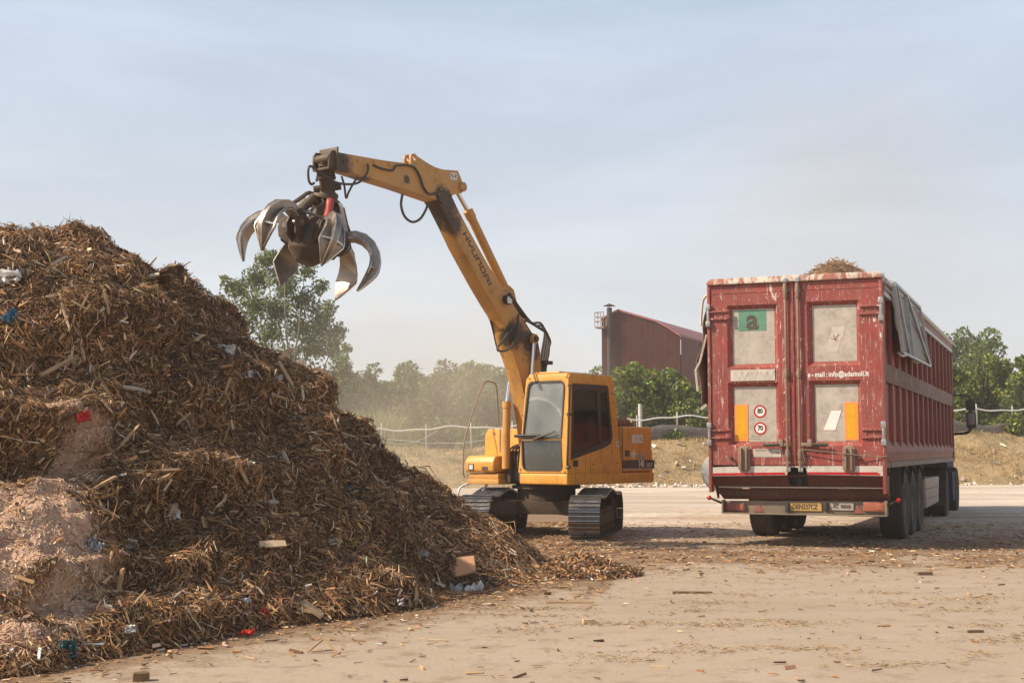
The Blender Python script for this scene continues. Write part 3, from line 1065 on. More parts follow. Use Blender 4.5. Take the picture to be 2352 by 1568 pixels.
# black plastic sheet along the fence foot
xs = np.arange(5.2, 27, 0.25)
Vs = []
for j, h in enumerate((0.0, 0.2, 0.42, 0.62)):
    for x in xs:
        y = fence_y(x) - 0.12 - 0.05 * math.sin(x * 3 + j)
        Vs.append((x, y, zb(x, y) - 0.08 + h * (1 + 0.25 * math.sin(x * 1.1))))
nxs = len(xs)
mb = MB()
mb.add(Vs, [(j * nxs + k, j * nxs + k + 1, (j + 1) * nxs + k + 1, (j + 1) * nxs + k) for j in range(3) for k in range(nxs - 1)])
o = mb.build('plastic_sheet', M['sheet'])
sm = o.modifiers.new('solid', 'SOLIDIFY')
sm.thickness = 0.01
tag(o, 'black plastic sheet running along the foot of the fence', 'sheet')

# ================================================================== WOOD HEAP
sil = np.array([(-420, 575), (-350, 560), (-100, 540), (0, 524), (70, 516), (115, 524), (165, 508), (200, 512), (260, 545), (300, 562), (338, 590), (368, 614), (395, 606), (425, 612),
                (455, 638), (480, 676), (522, 698), (560, 732), (600, 788), (650, 822), (690, 852), (745, 866), (772, 900), (786, 942), (830, 968), (872, 1008),
                (930, 1062), (1000, 1106), (1040, 1131), (1100, 1162), (1160, 1202), (1200, 1241), (1240, 1280), (1290, 1312)], float)
foot = FOOT
dr = np.array([(-420, 13.0), (0, 13.5), (300, 14.0), (368, 14.2), (400, 15.2), (480, 15.3), (600, 15.6), (780, 15.9), (800, 16.4), (1000, 16.6), (1240, 16.6), (1290, 15.6)], float)
NU, NF, NBK = 660, 250, 46
U_ = np.linspace(-420, 1290, NU)
ytop = np.interp(U_, sil[:, 0], sil[:, 1])
yfoot = np.interp(U_, foot[:, 0], foot[:, 1])
Dr = np.interp(U_, dr[:, 0], dr[:, 1])
Df = CAM_H * F_PX / (yfoot - HOR)
Df = np.minimum(Df, Dr - 0.3)
zr = np.array([at(u, y_, d).z for u, y_, d in zip(U_, ytop, Dr)])
zr = np.maximum(zr, 0.02)
T_ = np.concatenate([np.linspace(0, 1, NF), 1 + np.linspace(0, 1, NBK + 1)[1:]])
UU, TT = np.meshgrid(U_, T_, indexing='ij')
ta = ((UU - CX) / F_PX)
zrg, Dfg, Drg = zr[:, None], Df[:, None], Dr[:, None]
tf = np.clip(TT, 0, 1)
tb_ = np.clip(TT - 1, 0, 1)
prof_ = 0.55 * tf ** 0.85 + 0.45 * (tf * tf * (3 - 2 * tf))
Dg = np.where(TT <= 1, Dfg + (Drg - Dfg) * tf, Drg + (zrg * 1.25 + 0.5) * tb_)
Zg = np.where(TT <= 1, zrg * prof_, zrg * (1 - tb_) ** 1.15)
Pg = np.stack([ta * Dg, Dg, Zg], -1)


def grid_normals(P):
    du = np.gradient(P, axis=0)
    dt = np.gradient(P, axis=1)
    n_ = np.cross(du, dt)
    return n_ / (np.linalg.norm(n_, axis=-1, keepdims=True) + 1e-9)


PY0 = CY - F_PX * (((Pg[..., 2] - CAM_H) * math.cos(PITCH) - Pg[..., 1] * math.sin(PITCH)) / (Pg[..., 1] * math.cos(PITCH) + (Pg[..., 2] - CAM_H) * math.sin(PITCH)))
Ng = grid_normals(Pg)
low = np.clip(zrg / 1.2, 0.12, 1.0)                 # the thin end of the heap is less lumpy
crest = np.clip(1 - 0.75 * np.exp(-((TT - 1) / 0.10) ** 2), 0, 1)
edge = np.clip(TT / 0.06, 0, 1)
lump = 0.19 * fbm(Pg * np.array([0.75, 0.75, 1.15]), 2, 31) * crest + 0.13 * fbm(Pg * 2.3, 3, 37) + 0.045 * fbm(Pg * 8.0, 3, 41)
ridge_n = fbm(np.stack([Pg[..., 0] * 0.6, Pg[..., 1] * 0.3, Pg[..., 2] * 2.1], -1), 3, 53)
ledge = 0.07 * np.clip(1 - np.abs(ridge_n) * 3.2, 0, 1) * crest
disp = (lump + ledge - 0.06) * low * edge


def bump_at(px, py, su, sv, amp):
    return amp * np.exp(-((UU - px) / su) ** 2 - ((PY0 - py) / sv) ** 2) * (TT <= 1)


# bitten-out hollows with an overhanging lip, as the grab leaves them
for px, py, su, sv, amp in [(70, 1012, 125, 38, -0.55), (90, 945, 160, 30, 0.26), (140, 1372, 75, 36, -0.42), (130, 1305, 100, 28, 0.20),
                            (190, 815, 210, 42, -0.30), (180, 715, 240, 48, 0.24), (420, 1190, 130, 62, -0.36), (430, 1085, 150, 45, 0.22),
                            (350, 1330, 90, 40, -0.25), (560, 960, 130, 60, -0.25), (560, 880, 150, 40, 0.18), (690, 940, 70, 40, -0.28), (715, 885, 70, 22, 0.16),
                            (760, 1120, 130, 60, -0.20), (880, 1250, 110, 40, -0.15), (330, 600, 90, 20, 0.10), (300, 660, 110, 25, -0.16)]:
    disp = disp + bump_at(px, py, su, sv, amp * (0.9 if px < 180 and py > 900 else 0.72))
soft = np.clip((PY0 - 1050) / 60, 0, 1) * np.clip((300 - UU) / 120, 0, 1)      # the sawdust lies in softer mounds
Pg = Pg + Ng * (disp * (1 - 0.35 * soft) + 0.07 * soft * fbm(Pg * 1.6, 2, 43) * (TT < 1) * edge)[..., None] * np.array([1.0, 1.0, 0.8])
Pg[..., 2] = np.maximum(Pg[..., 2], -0.03)
Ng = grid_normals(Pg)
# sawdust and fines lie at the lower left, shredded wood elsewhere
sawn = fbm(Pg * 1.1, 4, 61)
# outline of the sawdust lobe on the face of the heap
wob = 34 * sawn
top_ = np.interp(UU, [-420, 0, 140, 230, 285, 330], [880, 888, 900, 915, 945, 1010]) + wob
right_ = np.interp(PY0, [880, 950, 1050, 1130, 1200, 1300, 1400, 1500], [325, 315, 245, 215, 275, 285, 265, 150]) + 1.7 * wob
saw = np.clip((PY0 - top_) / 45, 0, 1) * np.clip((right_ - UU) / 130 + 0.55, 0, 1) * (TT <= 1)
saw = saw * np.clip(1 - 0.9 * np.exp(-(np.clip(PY0 - 985, 0, 99) / 45) ** 4 - (np.clip(UU - 110, 0, 999) / 60) ** 2) * ((PY0 > 940) & (PY0 < 1050)), 0, 1)  # overhang shadow in the hollow put in as dark colour instead of sawdust
patch = fbm(Pg * 2.2, 4, 63)
saw = np.clip(saw * np.clip(1.15 + 1.5 * patch, 0.0, 1) * np.clip(TT / 0.06, 0, 1), 0, 1)
hc = fbm(Pg * 5.0, 3, 67)[..., None]
c_dark = np.array([0.125, 0.068, 0.032]) * (1 + 0.35 * hc)  # wood brown, kept darker so shade between the pieces is in the colour
c_saw = np.array([0.76, 0.50, 0.345]) * (1 + 0.16 * hc)
colr = c_dark * (1 - saw[..., None]) + c_saw * saw[..., None]
I = np.arange(NU * len(T_)).reshape(NU, len(T_))
Qd = np.stack([I[:-1, :-1], I[1:, :-1], I[1:, 1:], I[:-1, 1:]], -1).reshape(-1, 4)
heap = empty('wood_heap', (0, 0, 0))
tag(heap, 'big brown heap of shredded waste wood with pinkish sawdust at its lower left', 'wood heap')
mh, N, L, B = newmat('compost_and_fines')
a_ = N.new('ShaderNodeAttribute')
a_.attribute_name = 'tint'
t = N.new('ShaderNodeTexCoord').outputs['Object']
nf = noise(N, L, t, 22, 6, 0.75)
nf2 = noise(N, L, t, 70, 4, 0.75)
cc = mixc(N, L, 1.0, a_.outputs['Color'], mixc(N, L, rng_(N, L, nf, 0.3, 0.7), (0.78, 0.75, 0.72), (1.12, 1.12, 1.12)), 'MULTIPLY')
cc = mixc(N, L, rng_(N, L, nf2, 0.62, 0.75, 0, 0.55), cc, (0.60, 0.46, 0.33))
L.new(cc, B.inputs['Base Color'])
B.inputs['Roughness'].default_value = 0.95
B.inputs['Specular IOR Level'].default_value = 0.15
ad = N.new('ShaderNodeMath')
ad.operation = 'ADD'
L.new(nf, ad.inputs[0])
L.new(nf2, ad.inputs[1])
bp = N.new('ShaderNodeBump')
bp.inputs['Strength'].default_value = 0.9
bp.inputs['Distance'].default_value = 0.03
L.new(ad.outputs[0], bp.inputs['Height'])
L.new(bp.outputs['Normal'], B.inputs['Normal'])
M['heap'] = mh
me = np_mesh('heap_body', Pg.reshape(-1, 3), quads=Qd, colr=np.clip(colr, .01, .9).reshape(-1, 3), smooth=True)
me.materials.append(mh)
struct(put('heap_body', me, heap), 'stuff')


def frames_for(nrm, n, tilt, hang=0.25):
    """random long axis roughly in the surface, with a little tilt out of it"""
    r_ = rng.normal(size=(n, 3))
    u = r_ - nrm * np.sum(r_ * nrm, 1)[:, None]
    u /= np.linalg.norm(u, axis=1)[:, None] + 1e-9
    u = u + nrm * (tilt * np.abs(rng.normal(size=n)))[:, None]
    u[:, 2] -= hang * rng.uniform(0, 1, n)                       # pieces hang downhill
    u /= np.linalg.norm(u, axis=1)[:, None]
    w = nrm + 0.55 * rng.normal(size=(n, 3))
    v = np.cross(w, u)
    v /= np.linalg.norm(v, axis=1)[:, None] + 1e-9
    return u, v, np.cross(u, v)


BOXC = np.array([(-1, -1, -1), (-1, 1, -1), (-1, 1, 1), (-1, -1, 1), (1, -1, -1), (1, 1, -1), (1, 1, 1), (1, -1, 1)], float)
BOXQ = np.array([(0, 1, 2, 3), (4, 7, 6, 5), (0, 4, 5, 1), (1, 5, 6, 2), (2, 6, 7, 3), (3, 7, 4, 0)])


def chip_boxes(P, u, v, w, l, wd, th, cols):
    n = len(P)
    tap = rng.uniform(0.25, 1.0, (n, 2))
    k = np.broadcast_to(BOXC, (n, 8, 3)).copy()
    k[:, :4, 1] *= tap[:, :1]
    k[:, 4:, 1] *= tap[:, 1:]
    k[:, 4:, 1] += rng.normal(size=(n, 1)) * 0.3
    k[..., 0] += rng.normal(size=(n, 8)) * 0.06
    k = k * np.stack([l, wd, th], -1)[:, None, :] * 0.5
    V = P[:, None] + k[..., :1] * u[:, None] + k[..., 1:2] * v[:, None] + k[..., 2:] * w[:, None]
    q = (np.arange(n)[:, None, None] * 8 + BOXQ[None]).reshape(-1, 4)
    return V.reshape(-1, 3), q, np.repeat(cols, 8, axis=0)


def fibres(P, u, v, w, l, wd, cols):
    n = len(P)
    tri = np.array([(0, 1), (0.87, -0.5), (-0.87, -0.5)])
    bend = v * (rng.normal(size=n) * 0.18 * l)[:, None]
    rings = []
    for s, r_ in ((-0.5, 0.5), (0.05, 1.0), (0.5, 0.25)):
        cen = P + u * (l * s)[:, None] + bend * (1 - 4 * s * s)
        for a, b in tri:
            rings.append(cen + v * (a * wd * r_ * 0.5)[:, None] + w * (b * wd * r_ * 0.4)[:, None])
    V = np.stack(rings, 1)
    f = np.array([(0, 1, 4, 3), (1, 2, 5, 4), (2, 0, 3, 5), (3, 4, 7, 6), (4, 5, 8, 7), (5, 3, 6, 8)])
    q = (np.arange(n)[:, None, None] * 9 + f[None]).reshape(-1, 4)
    return V.reshape(-1, 3), q, np.repeat(cols, 9, axis=0)


WPAL = [(0.085, 0.042, 0.019), (0.205, 0.106, 0.047), (0.385, 0.210, 0.094), (0.53, 0.330, 0.165), (0.68, 0.50, 0.33), (0.26, 0.18, 0.13), (0.74, 0.70, 0.64)]  # wood tones, spread wide so their colour adds sun and shade contrast
WW = [29, 27, 24, 12.5, 4, 3, 0.6]

cen = (Pg[:-1, :-1] + Pg[1:, 1:]) * 0.5
e1 = Pg[1:, :-1] - Pg[:-1, :-1]
e2 = Pg[:-1, 1:] - Pg[:-1, :-1]
area = np.linalg.norm(np.cross(e1, e2), axis=-1)
view = cen - np.array([0, 0, CAM_H])
facing = -np.sum(Ng[:-1, :-1] * view, -1) / np.linalg.norm(view, axis=-1)
wgt = area * np.clip(facing + 0.35, 0.08, 1.2) * (UU[:-1, :-1] > -120) * np.where(TT[:-1, :-1] > 1.25, 0.15, 1.0)
pw = (wgt / wgt.sum()).ravel()
sawc = saw[:-1, :-1].ravel()


def sample(n, avoid):
    k = rng.choice(len(pw), n, p=pw)
    keep = rng.uniform(size=n) > np.clip((sawc[k] - 0.10) / 0.65, 0, 1) * avoid
    k = k[keep]
    j = rng.uniform(0, 1, (len(k), 2))
    P = Pg[:-1, :-1].reshape(-1, 3)[k] + e1.reshape(-1, 3)[k] * j[:, :1] + e2.reshape(-1, 3)[k] * j[:, 1:]
    return P, Ng[:-1, :-1].reshape(-1, 3)[k], k


def slivers(P, u, v, w, l, wd, cols):
    """straight one-segment splinters, cheap"""
    n = len(P)
    tri = np.array([(0, 1), (0.87, -0.5), (-0.87, -0.5)])
    rings = []
    for s_, r_ in ((-0.5, 1.0), (0.5, 0.35)):
        c_ = P + u * (l * s_)[:, None]
        for a, b in tri:
            rings.append(c_ + v * (a * wd * r_ * 0.5)[:, None] + w * (b * wd * r_ * 0.4)[:, None])
    V = np.stack(rings, 1)
    f = np.array([(0, 1, 4, 3), (1, 2, 5, 4), (2, 0, 3, 5)])
    return V.reshape(-1, 3), (np.arange(n)[:, None, None] * 6 + f[None]).reshape(-1, 4), np.repeat(cols, 6, axis=0)


parts_ = []
for kind_, cnt, avoid, mean, lo, hi, wlo, whi in (('sliver', 116000, .97, .042, .014, .12, .06, .18), ('fibre', 30000, .97, .085, .03, .28, .04, .11), ('box', 26000, .94, .045, .015, .13, .12, .42)):
    P, nr, k = sample(cnt, avoid)
    n = len(P)
    u, v, w = frames_for(nr, n, 0.22)
    l = np.clip(rng.lognormal(np.log(mean), 0.5, n), lo, hi)
    wd = np.clip(l * rng.uniform(wlo, whi, n), 0.004, 0.04)
    P = P + nr * rng.uniform(-0.012, 0.045, n)[:, None]
    # colour drifts over the heap: damp dark patches and drier fresh ones
    dr_ = 1 + 0.38 * fbm(P * 1.3, 3, 83)[:, None]
    cl = np.clip(pick(WPAL, WW if kind_ != 'box' else [20, 28, 24, 15, 7, 5, 1.5], n, 0.2) * dr_, .01, .85)
    if kind_ == 'sliver':
        parts_.append(slivers(P, u, v, w, l, wd, cl))
    elif kind_ == 'fibre':
        parts_.append(fibres(P, u, v, w, l, wd, cl))
    else:
        parts_.append(chip_boxes(P, u, v, w, l, wd, np.clip(wd * rng.uniform(0.15, 0.5, n), 0.003, 0.012), cl))
# crumbs and short shreds lying on the sawdust itself
k = rng.choice(len(pw), 60000, p=pw)
k = k[sawc[k] > .35][:16000]
j = rng.uniform(0, 1, (len(k), 2))
P = Pg[:-1, :-1].reshape(-1, 3)[k] + e1.reshape(-1, 3)[k] * j[:, :1] + e2.reshape(-1, 3)[k] * j[:, 1:]
nr = Ng[:-1, :-1].reshape(-1, 3)[k]
n = len(P)
u, v, w = frames_for(nr, n, .15)
l = rng.uniform(.012, .05, n)
parts_.append(slivers(P + nr * .004, u, v, w, l, l * rng.uniform(.2, .5, n), pick([(.60, .41, .28), (.48, .31, .20), (.74, .57, .42), (.24, .14, .08)], [4, 3, 2, 1], n, .1)))
V_, Q_, C_, o_ = [], [], [], 0
for a, b, c in parts_:
    V_.append(a)
    Q_.append(b + o_)
    C_.append(c)
    o_ += len(a)
me = np_mesh('wood_shreds', np.concatenate(V_), quads=np.concatenate(Q_), colr=np.concatenate(C_))
me.materials.append(M['chip'])
struct(put('wood_shreds', me, heap), 'stuff')

# the 300 largest pieces are parts of the heap, one object each
variants = []
for vi in range(12):
    rr = random.Random(500 + vi)
    mb = MB()
    t0, t1, b_, k1, k2 = rr.uniform(.3, 1), rr.uniform(.15, .9), rr.uniform(-.6, .6), rr.uniform(-.1, .1), rr.uniform(-.1, .1)
    mb.add([(-.5 + k1, -.5 * t0, -.5), (-.5 - k1, .5 * t0, -.5), (-.5, .5 * t0, .4), (-.5, -.5 * t0, .5),
            (0.05, -.5 + b_ * .3, -.5), (0.0, .5 + b_ * .3, -.5), (0, .45 + b_ * .3, .5), (.05, -.5 + b_ * .3, .45),
            (.5 + k2, -.5 * t1, -.5), (.5 - k2, .5 * t1, -.4), (.45, .4 * t1, .5), (.5, -.5 * t1, .3)],
           [(0, 1, 2, 3), (8, 11, 10, 9)] + [(a + j, a + (j + 1) % 4, a + 4 + (j + 1) % 4, a + 4 + j) for a in (0, 4) for j in range(4)])
    me = mb.mesh('splinter', smooth=False)
    me.materials.append(M[['wood', 'wood', 'wood_dark', 'wood_pale', 'wood', 'wood_dark', 'wood_grey', 'wood', 'wood_dark', 'wood', 'wood_pale', 'wood_dark'][vi]])
    variants.append(me)


def place_piece(name, me, P, u, v, w, dims, parent=None):
    o = bpy.data.objects.new(name, me)
    col.objects.link(o)
    o.parent = parent
    o.matrix_basis = Matrix(((u[0], v[0], w[0], P[0]), (u[1], v[1], w[1], P[1]), (u[2], v[2], w[2], P[2]), (0, 0, 0, 1))) @ Matrix.Diagonal((*dims, 1))
    return o


P, nr, k = sample(480, 0.97)
n = min(300, len(P))
P, nr = P[:n], nr[:n]
u, v, w = frames_for(nr, n, 0.35)
for i in range(n):
    l_ = float(np.clip(rng.lognormal(np.log(0.17), 0.35), 0.11, 0.42))
    wd_ = min(0.042, l_ * random.uniform(0.06, 0.2))
    place_piece('splinter', variants[i % 12], P[i] + nr[i] * 0.035, u[i], v[i], w[i], (l_, wd_, wd_ * random.uniform(.25, .6)), heap)


# ---- small spill beside the heap and chips strewn over the yard
def ground_chips(n, fx, fy, keepf=None):
    x, y = fx(n), fy(n)
    if keepf is not None:
        kk = keepf(x, y)
        x, y = x[kk], y[kk]
    n = len(x)
    P = np.stack([x, y, np.full(n, 0.008) + rng.uniform(0, 0.008, n)], -1)
    nr = np.tile(np.array([0, 0, 1.0]), (n, 1))
    u, v, w = frames_for(nr, n, 0.08, 0.0)
    return P, u, v, w, n


spill_c = at(1352, 1318, 15.2)
n = 5200
ang = rng.uniform(0, 2 * np.pi, n)
rad = np.sqrt(rng.uniform(0, 1, n))
sx = spill_c.x + np.cos(ang) * rad * 0.62
sy = 15.6 + np.sin(ang) * rad * 0.75
hz = 0.20 * np.clip(1 - rad ** 1.3, 0, 1) * (0.7 + 0.5 * vnoise(np.stack([sx * 3, sy * 3, sx * 0], -1), 71))
P = np.stack([sx, sy, np.clip(hz, 0, 1) + rng.uniform(0, .04, n)], -1)
nr = np.stack([np.cos(ang) * .4, np.sin(ang) * .4, np.full(n, .9)], -1)
u, v, w = frames_for(nr, n, 0.35)
l = np.clip(rng.lognormal(np.log(0.09), 0.45, n), 0.03, 0.26)
wd = np.clip(l * rng.uniform(0.08, 0.35, n), 0.006, 0.04)
V1, q1, c1 = chip_boxes(P, u, v, w, l * .8, wd * .8, wd * 0.3, pick(WPAL, [34, 30, 20, 8, 2, 3, 1], n, 0.2))
ngr = 26
A_, B_ = np.meshgrid(np.linspace(0, 2 * np.pi, ngr), np.linspace(0, 1, 10), indexing='ij')
hx, hy = spill_c.x + np.cos(A_) * B_ * .6, 15.6 + np.sin(A_) * B_ * .72
hh = 0.175 * np.clip(1 - B_ ** 1.3, 0, 1) * (0.7 + 0.5 * vnoise(np.stack([hx * 3, hy * 3, hx * 0], -1), 71)) - 0.01
Ig = np.arange(ngr * 10).reshape(ngr, 10)
qg = np.stack([Ig[:-1, :-1], Ig[1:, :-1], Ig[1:, 1:], Ig[:-1, 1:]], -1).reshape(-1, 4)
Vg = np.stack([hx, hy, hh], -1).reshape(-1, 3)
me = np_mesh('spilled_chips', np.concatenate([V1, Vg]), quads=np.concatenate([q1, qg + len(V1)]), colr=np.concatenate([c1, np.tile([0.10, .056, .028], (len(Vg), 1))]))
me.materials.append(M['chip'])
tag(put('spilled_chips', me), 'small low mound of brown wood chips spilled right of the big heap', 'wood chips', kind='stuff')


def ux(n):
    return rng.uniform(-4.5, 10.5, n)


def uy(n):
    return 7.6 + 19 * rng.uniform(0, 1, n) ** 1.0


P, u, v, w, n = ground_chips(135000, ux, uy, lambda x, y: (rng.uniform(size=len(x)) < dens(x, y)) & (np.abs(x / y) < 0.42))
l = np.clip(rng.lognormal(np.log(0.030), 0.55, n), 0.010, 0.12)
wd = np.clip(l * rng.uniform(0.10, 0.45, n), 0.003, 0.03)
V1, q1, c1 = chip_boxes(P, u, v, w, l, wd, np.clip(wd * 0.3, .003, .01), pick(WPAL, [13, 24, 28, 20, 8, 5, 2], n, 0.2))
# thin windrows of straw and fines left by tyres and the broom
pts = []
for i in range(34):
    cx_, cy_ = random.uniform(-0.5, 5.2), random.uniform(8.2, 13.5)
    if abs(cx_ / cy_) > .4:
        continue
    ln, th = random.uniform(.15, .6), random.uniform(.03, .07)
    m_ = int(220 * ln)
    a_ = random.uniform(-.25, .35)
    s_ = rng.normal(0, ln * .5, m_)
    q_ = rng.normal(0, th, m_)
    pts.append(np.stack([cx_ + s_ * math.cos(a_) - q_ * math.sin(a_), cy_ + s_ * math.sin(a_) + q_ * math.cos(a_) * 1.6, rng.uniform(.006, .02, m_)], -1))
P = np.concatenate(pts)
n = len(P)
u, v, w = frames_for(np.tile([0, 0, 1.0], (n, 1)), n, .15, 0.0)
l = rng.uniform(.02, .07, n)
V2, q2, c2 = fibres(P, u, v, w, l, rng.uniform(.003, .007, n), pick([(0.34, .22, .10), (.24, .145, .065), (.45, .32, .17)], [4, 4, 2], n, .15))
me = np_mesh('strewn_chips', np.concatenate([V1, V2]), quads=np.concatenate([q1, q2 + len(V1)]), colr=np.concatenate([c1, c2]))
me.materials.append(M['chip'])
tag(put('strewn_chips', me), 'wood chips, bark and straw strewn over the yard between heap and truck', 'wood chips', kind='stuff')

# ================================================================== EXCAVATOR
EX = empty('excavator', (0.583, 22.86, -0.012), R(231))
tag(EX, 'dusty yellow tracked excavator raising an open steel grab beside the wood heap', 'excavator')
EXM = Matrix.Translation((0.583, 22.86, 0)) @ Matrix.Rotation(R(231), 4, 'Z')
EXI = EXM.inverted()


def ex_y(px, py, y):                       # point of the excavator's own plane y seen at a pixel of the photograph
    o = EXI @ Vector((0, 0, CAM_H))
    d = EXI.to_3x3() @ ray(px, py)
    return o + d * ((y - o.y) / d.y)


def Gz(x, y):
    return (900 + x * .44643) / 1.7415, (550 + y * .44643) / 1.7415


def Bz(x, y):
    return (1650 + x * .57377) / 1.7415, (600 + y * .57377) / 1.7415


def Qz(x, y):
    return (1980 + x * .2935) / 1.7415, (1100 + y * .2935) / 1.7415


def Rz(x, y):
    return (1800 + x * .3188) / 1.7415, (1480 + y * .3188) / 1.7415


# ---- undercarriage (its own heading)
MT = Matrix.Rotation(R(28.2), 4, 'Z')
mb = MB()
mb.prism([(.5 * math.cos(a), .5 * math.sin(a)) for a in np.linspace(0, 2 * math.pi, 17)[:-1]], .56, .79, lambda a, b, c: (a, b, c), MT)
for sx_s in (-1, 1):
    for sy_s in (-1, 1):
        mb.prism([(sx_s * .15, sy_s * .15), (sx_s * .62, sy_s * .42), (sx_s * .85, sy_s * .80), (sx_s * .45, sy_s * .80), (sx_s * .1, sy_s * .5)], .36, .60, lambda a, b, c: (a, b, c), MT)
mb.bx(-.5, .5, -.72, .72, .37, .58, MT)
mb.build('undercarriage', M['under'], EX, 0.012)
mb = MB()
mb.prism([(.58 * math.cos(a), .58 * math.sin(a)) for a in np.linspace(0, 2 * math.pi, 33)[:-1]], .785, .84, lambda a, b, c: (a, b, c), MT)
mb.prism([(.52 * math.cos(a), .52 * math.sin(a)) for a in np.linspace(0, 2 * math.pi, 33)[:-1]], .84, .90, lambda a, b, c: (a, b, c), MT)
mb.build('slew_ring', M['under'], EX)

path = [(x, 0.0) for x in np.linspace(1.4, -1.4, 60)]
path += [(-1.4 - .335 * math.sin(a), .335 - .335 * math.cos(a)) for a in np.linspace(0, math.pi, 40)[1:]]
top = [(-1.4, .67), (-1.15, .655), (-.8, .67), (-.35, .735), (0, .765), (.35, .735), (.8, .675), (1.1, .665), (1.4, .69)]
path += [(x, float(np.interp(x, [q[0] for q in top], [q[1] for q in top]))) for x in np.linspace(-1.4, 1.4, 60)[1:-1]]
path += [(1.4 + .345 * math.sin(a), .345 + .345 * math.cos(a)) for a in np.linspace(0, math.pi, 40)[:-1]]
pp = np.array(path + [path[0]])
sl = np.concatenate([[0], np.cumsum(np.linalg.norm(np.diff(pp, axis=0), axis=1))])
NSH = 46
pitch = sl[-1] / NSH
mb = MB()
mb.bx(-pitch * .47, pitch * .47, -.245, .245, 0, .018)
mb.bx(-pitch * .47, -pitch * .47 + .016, -.245, .245, .018, .040)
mb.bx(-.008, .008, -.245, .245, .018, .034)
mb.bx(pitch * .47 - .014, pitch * .47, -.245, .245, .018, .034)
for bx0 in (-.04, .035):
    for by0 in (-.07, .07):
        mb.cyl((bx0, by0, .016), (bx0, by0, .032), .012, None, 6)
shoe_me = mb.mesh('shoe')
shoe_me.materials.append(M['shoe'])
shoe_me.materials.append(M['grouser'])
for k in range(6, 24):
    shoe_me.polygons[k].material_index = 1
for side in (1, -1):
    mb = MB()
    mb.bx(-1.2, 1.2, side * .875 - .12, side * .875 + .12, .16, .46, MT)
    mb.bx(-1.0, 1.0, side * .875 - .16, side * .875 + .16, .22, .40, MT)
    for xw in (-1.4, 1.4):
        mb.cyl(MT @ Vector((xw, side * .875 - .11, .34)), MT @ Vector((xw, side * .875 + .11, .34)), .27, None, 22)
        mb.cyl(MT @ Vector((xw, side * .875 - .16, .34)), MT @ Vector((xw, side * .875 + .16, .34)), .13, None, 14)
    for xw in np.linspace(-.95, .95, 6):
        mb.cyl(MT @ Vector((xw, side * .875 - .15, .13)), MT @ Vector((xw, side * .875 + .15, .13)), .085, None, 12)
    mb.cyl(MT @ Vector((0, side * .875 - .13, .65)), MT @ Vector((0, side * .875 + .13, .65)), .075, None, 12)
    ins = pp[:, :]
    c0 = np.array([0, .35])
    ring = [(x * .985 if abs(x) > 1.3 else x, .35 + (z - .35) * .90) for x, z in pp[:-1:3]]
    mb.tube([MT @ Vector((x, side * .875, z)) for x, z in ring + ring[:1]], .035, 5, False)
    mb.tube([MT @ Vector((x, side * .875 + .07, z)) for x, z in ring + ring[:1]], .03, 5, False)
    mb.tube([MT @ Vector((x, side * .875 - .07, z)) for x, z in ring + ring[:1]], .03, 5, False)
    tr = mb.build('track', M['under'], EX)
    for k in range(NSH):
        s0 = (k + .5) * pitch
        x = np.interp(s0, sl, pp[:, 0])
        z = np.interp(s0, sl, pp[:, 1])
        xa, za = np.interp((s0 - .03) % sl[-1], sl, pp[:, 0]), np.interp((s0 - .03) % sl[-1], sl, pp[:, 1])
        xb, zb2 = np.interp((s0 + .03) % sl[-1], sl, pp[:, 0]), np.interp((s0 + .03) % sl[-1], sl, pp[:, 1])
        tx = Vector((xb - xa, 0, zb2 - za)).normalized()
        up_ = tx.cross(Vector((0, 1, 0)))
        # outward normal: the loop runs front -> rear along the ground, so outside is tx x y
        if up_.dot(Vector((x * .4, 0, z - .34))) < 0:
            up_ = -up_
        yy = up_.cross(tx)
        o = put('shoe', shoe_me, tr)
        o.matrix_basis = MT @ basis((x - up_.x * .02, side * .875, z - up_.z * .02 + .012), tx, yy, up_)

# ---- revolving upper structure
mb = MB()
def skirt_plan(x0, x1, y0, y1):
    return [(x0, y0), (x1, y0), (x1, y1), (x0, y1)]
FX = 0.95
mb.bx(-1.5, .55, -.95, 1.1, .88, 1.0)                                     # main frame plate
mb.bx(-.2, .75, -.24, -.18, .9, 1.42)
mb.bx(-.2, .75, .16, .21, .9, 1.42)                                       # boom brackets
mb.build('upper_frame', M['under'], EX, .008)
mb = MB()                                                                 # sill under cab and side doors
mb.prism([(FX, .17), (FX, 1.15), (-1.57, 1.15), (-1.57, .6), (.3, .6), (.3, .17)], .875, 1.055, lambda a, b, c: (a, b, c))
mb.build('side_sill', M['yellow'], EX, .03, seg=3)

# engine house / counterweight
mb = MB()
plan = [(-.60, 1.15), (-1.50, 1.15), (-1.62, 1.03), (-1.78, .3), (-1.78, -.3), (-1.62, -.95), (-1.5, -1.04), (-.62, -1.04)]
mb.prism(plan, 1.065, 1.83, lambda a, b, c: (a, b, c))
mb.build('engine_house', M['yellow'], EX, .045, seg=3)
mb = MB()
mb.prism([(-1.45, 1.14), (-1.58, 1.12), (-1.83, .32), (-1.83, -.32), (-1.60, -1.0), (-1.45, -1.04)], .87, 1.45, lambda a, b, c: (a, b, c))
mb.build('counterweight', M['yellow'], EX, .05, seg=3)
mb = MB()
mb.bx(-.58, -.02, -.96, .2, 1.0, 1.78)
mb.build('engine_hood', M['yellow'], EX, .03)
mb = MB()
mb.cyl((-.62, .98, 1.90), (-1.02, .98, 1.90), .065, None, 14)
mb.cyl((-1.0, .98, 1.90), (-1.12, .98, 1.84), .09, .07, 12)
for xx in (-.68, -.78, -.9):
    mb.cyl((xx, .98, 1.90), (xx - .02, .98, 1.90), .08, None, 14)
mb.build('exhaust', M['bar'], EX)
